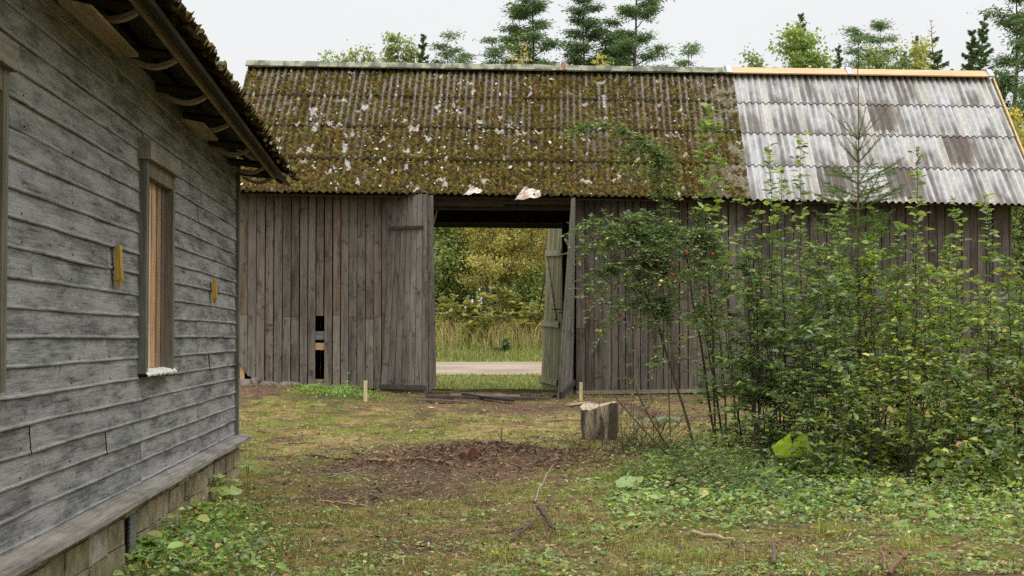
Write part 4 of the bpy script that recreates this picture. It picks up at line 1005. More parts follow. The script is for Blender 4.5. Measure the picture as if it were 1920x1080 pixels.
# ------------------------------------------------------------------ stump, mound, stakes, debris
def stump(name, px, pybase, pytop, wpx, label, c1, c2, seed, jag=.05, wide=1.15):
    b0 = gp(px, pybase); Y = b0[1]; H = at(px, pytop, Y)[2] - b0[2]; r_ = wpx / 2 * Y / F
    m_ = MB(); k, s = 14, 40; th = np.arange(s) / s * 2 * math.pi; P = np.zeros((k, s, 3)); C = np.zeros((k, s, 3))
    topj = jag * (fbm(np.cos(th) * 2 + 5, np.sin(th) * 2 + seed, 200 + seed, 3) - .5) * 2 - .06 * H / .4 * sst(.2, .9, -np.sin(th + 1.2))
    for j in range(k):
        t_ = j / (k - 1); rr = r_ * (1 + (wide - 1) * (1 - t_) ** 2) * (1 + .14 * (fbm(np.cos(th) * 1.6 + 3, np.sin(th) * 1.6 + seed, 210 + seed, 3) - .5) + .05 * (fbm(th * 6, th * 0 + t_ * 2, 211, 2) - .5))
        P[j, :, 0] = b0[0] + np.cos(th) * rr; P[j, :, 1] = Y + .18 + np.sin(th) * rr * .8; P[j, :, 2] = b0[2] - .05 + (H + .05 + topj) * t_
        bark = sst(.50, .58, fbm(np.cos(th) * 1.7 + 9, np.sin(th) * 1.7 + t_ * .5, 220 + seed, 3)); C[j] = mixc(c1, c2, bark)
    P = np.concatenate([P, P[:, :1]], 1); C = np.concatenate([C, C[:, :1]], 1); m_.grid(P[:, ::-1], C[:, ::-1])
    top = P[-1]; ctr = top[:-1].mean(0); rings = np.stack([ctr + (top - ctr) * f + np.array([0, 0, .012 * (1 - f)]) for f in (1.0, .7, .4, .05)], 0)
    m_.grid(rings[:, ::-1], np.broadcast_to(np.array(c1) * 1.0, rings.shape))
    return tag(m_.build(name, M_CUTWOOD, None, True), label, 'stump')
stump('tree_stump', 1127, 826, 757, 74, 'pale upright chopping stump with dark bark patch before the barn sill', (.42, .34, .24), (.085, .062, .046), 1, .05, .86)
stump('cut_stump', 884, 858, 846, 34, 'low reddish brown stump in the torn-up earth mound', (.15, .075, .045), (.09, .045, .03), 4, .09, 1.5)
stump('small_stump', 1262, 850, 842, 18, 'tiny orange-topped sawn stump in weeds below the rose', (.45, .24, .12), (.3, .18, .1), 6, .01, 1.0)
def stick(name, pp, r0, c, label, cat='stick', lift=.02, group=None, mat=None, rise=None):
    q = []
    for i, (a, b_) in enumerate(pp):
        p = gp(a, b_); p[2] += lift + (rise[i] if rise else 0); q.append(p)
    q = np.array(q); n = len(q); tt = np.linspace(0, n - 1, n * 3); i = np.clip(tt.astype(int), 0, n - 2); f = (tt - i)[:, None]
    S = q[i] * (1 - f) + q[i + 1] * f + rng.normal(0, .006, (len(tt), 3))
    m_ = MB(); m_.tube(S, r0 * np.linspace(1, .6, len(S)) * rng.uniform(.85, 1.15, len(S)), 6, c); return tag(m_.build(name, mat or M_TWIG, None, True), label, cat, group)
stick('branch', [(588, 856), (630, 862), (670, 862)], .022, (.24, .13, .075), 'reddish branch piece at the left end of the line above the dirt patch')
stick('branch', [(690, 866), (735, 867), (780, 862), (845, 858)], .018, (.30, .17, .09), 'long bent reddish branch lying left of the torn-up stump mound')
stick('stick', [(605, 944), (645, 948), (690, 953)], .011, (.42, .31, .17), 'pale straight stick lying on grass left of centre foreground')
stick('twig', [(615, 898), (650, 890), (684, 882)], .007, (.26, .21, .16), 'thin grey twig lying slanted on the brown dirt patch')
stick('bent_stick', [(788, 928), (800, 918), (812, 906)], .010, (.14, .09, .06), 'short dark crooked stick standing out of the grass below the mound', rise=[0, .05, .10])
stick('twig', [(540, 700 + 136), (590, 835)], .01, (.12, .08, .05), 'dark short twig lying on the yellow grass near the house corner')
stick('twig', [(705, 1040), (740, 1054), (770, 1062)], .006, (.3, .2, .12), 'thin straw-coloured twig lying in the bottom foreground')
stick('thin_branch', [(960, 1018), (1005, 990), (1030, 975), (1042, 950), (1068, 900)], .009, (.09, .065, .05), 'dark crooked branch rising from the tangle in the foreground', rise=[0, .05, .1, .17, .35])
stick('thin_branch', [(950, 1022), (985, 1000), (1010, 982)], .006, (.13, .09, .06), 'brown dry branch leaning in the foreground tangle', rise=[0, .06, .16])
stick('thin_branch', [(900, 1005), (960, 1000), (1010, 992)], .008, (.08, .055, .045), 'dark branch lying flat left of the foreground tangle')
stick('thin_branch', [(1005, 945), (1020, 925), (1040, 915)], .006, (.3, .25, .18), 'pale twig arching above the foreground tangle', rise=[0, .12, .2])
stick('root_piece', [(1010, 975), (1022, 990), (1040, 1000)], .017, (.07, .045, .035), 'thick dark broken root in the foreground tangle', rise=[.08, .05, .0])
stick('sapling_stub', [(1449, 1062), (1450, 1048)], .018, (.12, .08, .055), 'short dark sapling stub at bottom right of centre', rise=[0, .09])
stick('sapling_stub', [(1660, 1076), (1652, 1058)], .012, (.18, .10, .06), 'thin reddish stub sticking up at the bottom right', rise=[0, .08])
stick('broken_bark', [(1668, 1080), (1690, 1066), (1706, 1058)], .018, (.16, .08, .05), 'curled reddish bark piece at the bottom right', rise=[0, .04, .05])
stick('thin_pole', [(940, 832), (940, 830)], .012, (.12, .08, .06), 'short thin dark rod standing upright above the stump mound', rise=[-.02, .14])
stick('twig', [(1300, 1006), (1340, 1012), (1375, 1018)], .02, (.40, .3, .17), 'pale bark strip lying among weeds at lower right')
stick('twig', [(1540, 1046), (1590, 1030), (1655, 1016)], .007, (.3, .2, .12), 'long thin dry twig slanting over grass at lower right')
for k_, (a, b_, c_, d_) in enumerate(((820, 905, 870, 899), (900, 888, 945, 902), (960, 925, 990, 915), (1010, 862, 1060, 872), (700, 905, 720, 925), (500, 862, 540, 866))):
    stick('twig', [(a, b_), ((a + c_) / 2, (b_ + d_) / 2 + 2), (c_, d_)], .007, jit((.2, .13, .08), .3), 'small brown twig lying on the torn-up ground', 'twig', .02, 'small twigs on the torn-up ground')
def stake(px, pyb, pyt, wpx, label, c=(.62, .50, .30)):
    b0 = gp(px, pyb); Y = b0[1]; H = at(px, pyt, Y)[2] - b0[2]; h2 = wpx / 2 * Y / F; m_ = MB()
    m_.hexa([b0 + (-h2, -h2, -.05), b0 + (h2, -h2, -.05), b0 + (h2, h2, -.05), b0 + (-h2, h2, -.05), b0 + (-h2 + .003, -h2, H), b0 + (h2 + .003, -h2, H - .006), b0 + (h2 + .003, h2, H), b0 + (-h2 + .003, h2, H)], c)
    tag(m_.build('wooden_stake', M_FRESH_Z), label, 'stake')
stake(685, 752, 714, 6.5, 'fresh pale wooden stake by the green weeds left of the gateway'); stake(1089, 752, 717, 6, 'fresh pale wooden stake at the foot of the right gate leaf', (.5, .4, .2))
def board(p0, p1, wd, th, c, label, mat=None, name='board', lift=.02):
    a, b_ = gp(*p0), gp(*p1); a[2] += lift; b_[2] += lift; m_ = MB(); m_.beam(a, b_, wd, th, c); tag(m_.build(name, mat or M_BEAM_X), label, 'board')
board((800, 738), (942, 741), .09, .03, (.27, .2, .14), 'long pale old board lying across the gateway threshold')
board((845, 742), (975, 745), .07, .03, (.3, .24, .16), 'thinner pale lath lying in front of the threshold board')
board((800, 748), (1035, 750), .35, .07, (.09, .065, .05), 'dark rotten beam sunk in the ground across the gateway', lift=.0, name='rotten_beam')
board((868, 747), (962, 757), .06, .03, (.035, .03, .028), 'black charred lath lying slanted before the gateway', lift=.05)
board((975, 741), (1040, 745), .12, .03, (.15, .11, .085), 'short brown board at the right end of the threshold')
board((780, 752), (862, 756), .10, .03, (.17, .13, .10), 'short brown board at the left end of the threshold')
board((1065, 762), (1105, 757), .1, .02, (.4, .31, .2), 'pale split slab lying beside the chopping stump')
# block and prop at the barn's left corner
cbp = at(456, 720, YF - .05); m_ = MB(); a = at(441, 722, YF - .08); b_ = at(470, 711, YF - .08)
m_.box((a[0], YF - .14, a[2]), (b_[0], YF + .14, b_[2]), (.33, .28, .25)); tag(m_.build('concrete_block', M_STONE), 'grey concrete block under the rotted left corner of the barn', 'block')
pr = MB(); a = at(445, 711, YF + .06); b_ = at(459, 672, YF + .06); pr.box((a[0], YF + .02, a[2] + .003), (b_[0], YF + .1, b_[2]), (.55, .36, .17)); pr.build('corner_prop', M_FRESH_Z, barn)
for i, (px, py, wd, ht, lb) in enumerate(((463, 727, .34, .13, 'rounded grey field stone below the concrete block'), (505, 726, .36, .11, 'long low stone under the barn wall left of the plank gap'), (545, 727, .42, .12, 'broad grey stone under the barn wall near the weeds'), (590, 731, .34, .11, 'pale stone under the wall below the missing plank'), (640, 733, .4, .09, 'flat stone behind the green weeds at the wall foot'), (478, 718, .14, .12, 'small pointed stone beside the concrete block'))):
    p = at(px, py, YF + .02); m_ = MB(); n1, n2 = 10, 14; P = np.zeros((n1, n2 + 1, 3)); s_ = i * 3.1
    for a in range(n1):
        for b2 in range(n2 + 1):
            th, ph = math.pi * a / (n1 - 1), 2 * math.pi * (b2 % n2) / n2
            d = np.array([math.sin(th) * math.cos(ph), math.sin(th) * math.sin(ph), math.cos(th)]); d = np.sign(d) * np.abs(d) ** .7
            r_ = 1 + .35 * (float(fbm(d[0] * 1.5 + s_, d[1] * 1.5 + d[2], 230, 3)) - .5); P[a, b2] = p + d * r_ * np.array([wd / 2, .13, ht / 2 + .04])
    m_.grid(P, jit((.21, .18, .155), .15)); tag(m_.build('field_stone', M_STONE, None, False), lb, 'stone', 'stones under the barn wall')
m_ = MB()
for i in range(7):
    p0 = at(1825 + random.uniform(-5, 6), 738 - i * 3.4, 21.5 + i * .05); p1 = at(1905 + random.uniform(-8, 6), 741 - i * 3.4, 21.8 + i * .05)
    p0[2] = .5 + i * .032; p1[2] = .5 + i * .032
    bb = MB(); bb.beam(p0, p1, .14, .028, (.62, .36, .19)); tag(bb.build('fresh_board', M_FRESH_X), 'orange fresh board in the low pile behind the thicket by the barn', 'board', 'pile of fresh boards by the barn')

# ------------------------------------------------------------------ broad-leaved plants
def round_leaf(mb, c, r_, tilt, az, colr, notch=True):
    k = 18; a0 = .32 if notch else 0; th = np.linspace(a0, 2 * math.pi - a0, k); rr = r_ * (1 + .07 * np.sin(th * 7) + rng.uniform(-.03, .03, k)) * (1.05 - .12 * np.cos(th))
    X = np.stack([-np.cos(th) * rr, np.sin(th) * rr, r_ * (.10 * np.sin(th * 4.5) - .05)], -1); Xm = X * np.array([.5, .5, .2]) + np.array([0, 0, r_ * .06])
    ct, st_ = math.cos(tilt), math.sin(tilt); Rm = np.array([[math.cos(az), -math.sin(az), 0], [math.sin(az), math.cos(az), 0], [0, 0, 1]]) @ np.array([[ct, 0, st_], [0, 1, 0], [-st_, 0, ct]])
    ctr = np.array([0, 0, 0.0]); V = np.concatenate([[ctr], Xm, X]) @ Rm.T + c
    Fc = [(0, 1 + i, 2 + i) for i in range(k - 1)] + [(1 + i, 1 + k + i, 2 + k + i, 2 + i) for i in range(k - 1)]
    vein = np.where(np.arange(k) % 3 == 0, 1.18, .95)[:, None]; C = np.concatenate([[np.array(colr) * 1.2], colr * vein, colr * vein * 1.02]); mb.add(V, Fc, C)
BROAD = [((1485, 834), 13.8, .165, 'largest bright round butterbur leaf, standing at the foot of the thicket', 1, (.22, .34, .05)),
         ((1185, 905), 13.2, .10, 'clump of pale scalloped leaves at the left edge of the undergrowth', 5, (.17, .27, .07)),
         ((1235, 935), 12.8, .08, 'cluster of light round leaves below the rose among weeds', 6, (.18, .28, .07)),
         ((1335, 900), 13.6, .11, 'broad leaves in the undergrowth right of the rose canes', 4, (.14, .23, .05)),
         ((1490, 890), 13.8, .12, 'upright round leaf below the large butterbur leaf', 3, (.17, .28, .05)),
         ((1545, 925), 13.0, .12, 'flat pale round leaf at the front of the undergrowth', 2, (.25, .35, .08)),
         ((1225, 790), 16.6, .13, 'large grey-green leaves behind the rose canes', 5, (.13, .2, .07)),
         ((1380, 800), 16.4, .13, 'large leaves at the foot of the thicket left side', 6, (.12, .2, .06)),
         ((1155, 935), 12.7, .08, 'small round leaves beside the foreground tangle', 3, (.16, .25, .07)),
         ((1440, 915), 13.4, .09, 'pair of yellowish round leaves in the middle of the undergrowth', 3, (.24, .3, .06)),
         ((1640, 905), 13.2, .085, 'yellowing scalloped leaves in the undergrowth below the saplings', 7, (.2, .25, .06)),
         ((1760, 880), 13.5, .10, 'broad leaves under the right half of the thicket', 6, (.13, .21, .05)),
         ((425, 900), 12.9, .10, 'burdock-like leaves growing against the stone foundation near its corner', 5, (.20, .29, .08)),
         ((465, 870), 13.6, .11, 'grey-green drooping leaf by the house corner', 2, (.22, .3, .16)),
         ((385, 950), 11.4, .08, 'leaf cluster by the foundation in the middle of the house wall', 4, (.17, .26, .06)),
         ((285, 1010), 9.6, .09, 'tall green leaves beside the vent grille on the foundation', 4, (.12, .22, .05)),
         ((1185, 1015), 10.8, .06, 'small bright yellow-green seedling in the foreground right of centre', 6, (.15, .2, .03))]
for (pp, Y, r_, lab, n, cc_) in BROAD:
    c0 = at(pp[0], pp[1], Y); zg = float(g(c0[0], c0[1])); o = thing('broad_leaf_plant', (c0[0], c0[1], zg), lab, 'plant')
    for i in range(n):
        cp_ = c0 + np.array([random.gauss(0, r_ * .95), random.gauss(0, r_ * .8), random.uniform(-.8, .5) * r_]) * (1 if i else 0); cp_[2] = max(cp_[2], float(g(cp_[0], cp_[1])) + .04); m_ = MB(); u = np.linspace(0, 1, 6)[:, None]
        az = random.uniform(0, 6.28); tl = random.uniform(-.1, .55)
        if n == 1: az, tl = 1.6, .75
        root = np.array([c0[0] + random.gauss(0, .03), c0[1] + random.gauss(0, .03), zg]); st_ = MB(); st_.tube(root + (cp_ - root) * u + np.array([0, 0, .15 * r_]) * np.sin(u * 3.14), .0045, 5, (.16, .2, .06), False)
        round_leaf(m_, cp_, r_ * random.uniform(.7, 1.1) if n > 1 else r_, tl, az, jit(np.array(cc_) * (.66 if n > 1 else .72), .15)); lo_ = m_.build('leaf', M_LEAF, o, True); st_.build('stalk', M_TWIG, o)
# lobed seedling with pointed leaflets beside the big leaf
c0 = at(1536, 835, 14.9); o = thing('compound_leaf_plant', (c0[0], c0[1], float(g(c0[0], c0[1]))), 'thin plant with yellow-green pointed leaflets right of the largest butterbur leaf', 'plant')
m_ = MB(); st_ = MB(); st_.tube([c0 * [1, 1, 0] + [0, 0, float(g(c0[0], c0[1]))], c0 + [0, 0, -.2], c0], .005, 5, (.2, .26, .06), False); st_.build('stalk', M_TWIG, o)
a_ = np.linspace(0, 6.28, 8)[:7]; D_ = np.stack([np.cos(a_), np.sin(a_) * .7, .25 * np.sin(a_ * 2) + .05], -1); m_.add(*leaf_arrays(np.repeat(c0[None], 7, 0), D_, np.array([[0, -.5, .8]]) + 0 * D_, np.full(7, .14), np.full(7, .05), pick([(.24, .33, .05)], 7, .1))); m_.build('leaflets', M_LEAF, o)

# ------------------------------------------------------------------ ground cover (nobody could count it)
def sample(n, y0, y1, x0px, x1px, pw=1.4):
    u = rng.uniform(0, 1, n); y = (y0 ** (1 - pw) + u * (y1 ** (1 - pw) - y0 ** (1 - pw))) ** (1 / (1 - pw)); px = rng.uniform(x0px, x1px, n)
    a = np.arctan((px - 960) / F) + YAW; return y * np.tan(a), y
def offhouse(x, y): return ~((x < XW + .12) & (y < YC + .05))
def inbarn(x, y): return (y > YF - .02) & (y < YB + .1)
# grass
m_ = MB(); x, y = sample(42000, 8.6, 33, -120, 2040); d_, l_, s_ = zones(x, y); keep = offhouse(x, y) & ~inbarn(x, y) & (rng.uniform(0, 1, len(x)) < (1 - d_ * .85) * np.clip(.10 + 1.3 * sst(.46, .62, fbm(x * 2.2, y * 2.2, 240, 4)), 0, 1)); x, y, s_ = x[keep], y[keep], s_[keep]
k = 6; X = np.repeat(x, k) + rng.normal(0, .035, len(x) * k); Y_ = np.repeat(y, k) + rng.normal(0, .035, len(x) * k); n = len(X); S_ = np.repeat(s_, k)
H = rng.uniform(.015, .055, n) * (.7 + np.repeat(rng.uniform(0, 1.2, len(x)) ** 3, k)); cg_ = pick([(.10, .125, .03), (.13, .14, .035), (.085, .105, .028)], n); cs_ = pick([(.17, .15, .08), (.13, .115, .06), (.21, .19, .11)], n)
cc_ = np.where((rng.uniform(0, 1, n) < .30 + .5 * S_)[:, None], cs_, cg_)
m_.add(*tri_arrays(np.stack([X, Y_, g(X, Y_)], -1), hdir(n), H, rng.uniform(.003, .006, n), cc_, .8)); tag(kind(m_.build('grass', M_GRASS), 'stuff'), 'short patchy green and straw-coloured grass covering the yard', 'grass')
# dry litter: straw, chips, twigs flat on the ground
m_ = MB(); x, y = sample(110000, 8.6, 25, -100, 2020); d_, l_, s_ = zones(x, y); keep = offhouse(x, y) & ~inbarn(x, y) & (rng.uniform(0, 1, len(x)) < np.clip(.6 + .5 * d_ + .4 * s_ - .4 * l_, 0, 1)); x, y, d_ = x[keep], y[keep], d_[keep]; n = len(x)
D_ = hdir(n) + np.stack([0 * x, 0 * x, rng.normal(0, .22, n)], -1); cc_ = pick([(.30, .21, .11), (.20, .13, .07), (.13, .08, .045), (.38, .30, .18), (.075, .05, .035), (.26, .13, .07)], n, .25, [.24, .24, .2, .08, .16, .08])
ln = rng.uniform(.02, .075, n) * (1 + (rng.uniform(0, 1, n) > .95) * 1.5); wd = np.where(rng.uniform(0, 1, n) < .28, rng.uniform(.010, .024, n), rng.uniform(.0025, .006, n))
m_.add(*quad_arrays(np.stack([x, y, g(x, y) + rng.uniform(.004, .022, n)], -1), D_, np.array([0, 0, 1.0]) + rng.normal(0, .25, (n, 3)), ln, wd, cc_)); tag(kind(m_.build('dry_litter', M_LITTER), 'stuff'), 'straw, bark chips and twigs strewn over the yard', 'litter')
# shredded bark and roots on the mound
m_ = MB(); n = 5200; x = rng.normal(MOUND[0], .8, n); y = rng.normal(MOUND[1], .5, n); D_ = hdir(n) + np.stack([0 * x, 0 * x, rng.normal(.1, .4, n)], -1)
m_.add(*quad_arrays(np.stack([x, y, g(x, y) + rng.uniform(.0, .05, n)], -1), D_, rdir(n), rng.uniform(.03, .12, n), rng.uniform(.004, .016, n), pick([(.13, .08, .055), (.20, .125, .08), (.075, .045, .032), (.27, .19, .12), (.17, .085, .05)], n, .25)))
tag(kind(m_.build('shredded_bark', M_LITTER), 'stuff'), 'brown shredded bark and root fibres heaped around the torn-up stump', 'bark debris')
# small herb leaves everywhere, denser in the lush zones
m_ = MB(); x, y = sample(64000, 8.6, 25, -100, 2020); d_, l_, s_ = zones(x, y); cl_ = sst(.50, .60, fbm(x * 2.6 + 4, y * 2.6, 250, 4)); keep = offhouse(x, y) & ~inbarn(x, y) & (rng.uniform(0, 1, len(x)) < np.clip((.07 + .85 * cl_) * (1 - d_ * .9) + .8 * l_, 0, 1)); x, y, l_ = x[keep], y[keep], l_[keep]; n = len(x)
near = sst(16, 9, y); Ls = rng.uniform(.016, .042, n) * (1 + .4 * l_) * (1 + 1.0 * (rng.uniform(0, 1, n) > .93)); z = g(x, y) + rng.uniform(.005, .03, n) + l_ * rng.uniform(0, 1, n) ** 1.5 * .16
m_.add(*leaf_arrays(np.stack([x, y, z], -1), hdir(n) + rng.normal(0, .25, (n, 3)), np.array([0, -.15, 1.0]) + rng.normal(0, .4, (n, 3)), Ls, Ls * rng.uniform(.4, .8, n), pick([(.08, .14, .03), (.11, .18, .04), (.055, .10, .028), (.17, .22, .06), (.2, .17, .06)], n, .22, [.33, .27, .2, .13, .07]))); tag(kind(m_.build('herb_leaves', M_LEAF), 'stuff'), 'low green herbs and small weeds scattered over the yard', 'ground cover')
# undergrowth below the thicket: knee-high, many-leaved
def under(n, cx, rx_, y0, y1, hmax, Lr, pal, wts, name, lab):
    """n plants, each a stalk with leaf pairs; several kinds mixed in patches"""
    x, y = sample(n, y0, y1, cx - rx_, cx + rx_, 1.01); px_, _ = proj(x, y, g(x, y)); e = 1 - np.abs((px_ - cx) / rx_) ** 3; f = np.clip(np.minimum((y - y0) / 1.8, (y1 - y) / 1.2), .1, 1) * np.clip(e, .1, 1)
    f = f * (.12 + 1.35 * sst(.25, .8, fbm(x * 1.9, y * 1.9, 260, 3))); keep = rng.uniform(0, 1, n) < .2 + f; x, y, f = x[keep], y[keep], f[keep]; n = len(x)
    H = hmax * f * rng.uniform(.35, 1.25, n) + .02; H = H * (1 + 1.0 * (rng.uniform(0, 1, n) > .95)); kd = fbm(x * 1.1 + 7, y * 1.1, 270, 3) + rng.normal(0, .07, n)
    sp0, sp2 = kd < .44, kd > .56                        # broad-leaved, fine-leaved, and the rest
    ph = rng.uniform(0, 6.28, n); ln_ = hdir(n) * .25; nl = 8; P = []; D = []; Ls = []; Wd = []; C = []
    base_c = pick(pal, n, .16, wts); base_c[sp0] = base_c[sp0] * np.array([1.25, 1.15, .9]); base_c[sp2] = base_c[sp2] * np.array([.9, .95, 1.1])
    B = np.stack([x, y, g(x, y)], -1)
    for q in range(nl):
        t_ = 1 - (q // 2) / 4.6; a = ph + (q % 2) * math.pi + (q // 2) * 1.57 + rng.normal(0, .25, n)
        pos = B + np.array([0, 0, 1.0]) * (H * t_)[:, None] + ln_ * (H * t_ * t_)[:, None]
        sz = rng.uniform(*Lr, n) * np.where(sp0, 1.15, np.where(sp2, .6, .9)) * (.6 + .55 * (1 - t_)) * np.clip(.55 + H * 1.6, .5, 1.15)
        k_ = rng.uniform(0, 1, n) < .85; P.append(pos[k_]); D.append((np.stack([np.cos(a), np.sin(a), rng.normal(.0, .16, n)], -1))[k_]); Ls.append(sz[k_]); Wd.append((sz * np.where(sp0, .85, np.where(sp2, .5, .42)))[k_]); C.append((base_c * rng.uniform(.8, 1.2, (n, 1)))[k_])
    P, D, Ls, Wd, C = map(np.concatenate, (P, D, Ls, Wd, C)); m_ = MB(); n2 = len(P)
    m_.add(*leaf_arrays(P, D, np.array([0, -.1, 1.0]) + rng.normal(0, .3, (n2, 3)), Ls, Wd, np.clip(C, 0, .6), .2, .25))
    m_.add(*tri_arrays(B, norm(ln_), H, np.full(n, .004), pick([(.09, .10, .035), (.13, .09, .05)], n), .25))
    return tag(kind(m_.build(name, M_LEAF), 'stuff'), lab, 'undergrowth')
UG = [(.045, .08, .020), (.06, .105, .024), (.09, .14, .03), (.028, .052, .018), (.14, .17, .045), (.12, .095, .04)]
under(5600, 1640, 430, 11.7, 16.8, .46, (.05, .105), UG, [.3, .27, .15, .19, .07, .02], 'undergrowth', 'dense knee-high leafy undergrowth below the thicket on the right')
under(1600, 1380, 260, 12.2, 15.6, .32, (.045, .095), UG, [.3, .27, .15, .19, .07, .02], 'bramble_patch', 'leafy low undergrowth around the rose canes')
under(1300, 310, 200, 8.8, 12.6, .13, (.03, .065), UG, [.25, .3, .2, .14, .09, .02], 'weed_strip', 'green weeds growing along the stone foundation of the house')
under(1000, 640, 92, 22.4, 23.9, .17, (.035, .06), [(.08, .17, .03), (.11, .22, .04), (.06, .13, .025)], None, 'weed_patch', 'bright green weed patch at the barn wall left of the gateway')
# long grass clumps
GR = [(1660, 960), (1680, 965), (1465, 960), (1220, 900), (1240, 880), (1860, 945), (1700, 1030), (1430, 870), (1390, 865), (1310, 1050), (1230, 1050), (940, 1050), (1560, 1000), (500, 780), (830, 800), (1880, 1000), (1130, 900)]
GRL = ['of a pair before the undergrowth, the left one', 'of a pair before the undergrowth, the right one', 'before the undergrowth below the big butterbur leaf', 'growing out of the pale scalloped leaves', 'behind the pale scalloped leaves below the rose',
       'at the front edge of the undergrowth near the right side', 'standing alone above the bottom right bark piece', 'between the rose foot and the thicket, right one', 'between the rose foot and the thicket, left one', 'beside the pale bark strip at lower right', 'left of the pale bark strip at lower right',
       'in the bottom foreground under the dark branch', 'on the mossy strip before the middle undergrowth', 'on the yellow lawn near the house corner', 'on the lawn between gateway and earth mound', 'at the far right edge before the undergrowth', 'at the right end of the earth mound']
for i, (a, b_) in enumerate(GR):
    c0 = gp(a, b_); n = 110; B = c0 + np.stack([rng.normal(0, .06, n), rng.normal(0, .06, n), 0 * rng.normal(0, 1, n)], -1); B[:, 2] = g(B[:, 0], B[:, 1]); m_ = MB()
    m_.add(*tri_arrays(B, hdir(n), rng.uniform(.04, .17, n), rng.uniform(.003, .005, n), pick([(.10, .17, .035), (.14, .21, .05), (.25, .24, .1)], n, .2, [.4, .35, .25]), .6)); tag(m_.build('grass_tuft', M_GRASS), 'longer grass tuft ' + GRL[i], 'grass tuft', 'tufts of longer grass')
# grass verge, tall dry grass and meadow beyond the barn
m_ = MB(); n = 110000; x = rng.uniform(-9, 16, n); y = rng.uniform(30, 50, n); keep = ((y < 35.9) | (y > 42.6)); x, y = x[keep], y[keep]; n = len(x); dry = sst(45.0, 46.5, y + rng.normal(0, .6, n)); H = rng.uniform(.05, .18, n) * (1 - dry) + dry * rng.uniform(.4, 1.15, n) + .2 * sst(42.5, 44, y)
H = np.where(y < 36, rng.uniform(.03, .12, n), H)
cc_ = np.where((rng.uniform(0, 1, n) < dry * .5 + .10)[:, None], pick([(.26, .21, .13), (.22, .20, .11), (.16, .16, .07)], n), pick([(.11, .15, .045), (.14, .18, .06), (.09, .12, .035)], n))
m_.add(*tri_arrays(np.stack([x, y, g(x, y)], -1), hdir(n), H, rng.uniform(.012, .026, n), cc_, .45)); tag(kind(m_.build('meadow_grass', M_GRASS), 'stuff'), 'green verge and tall dry grass beyond the gravel road', 'grass')
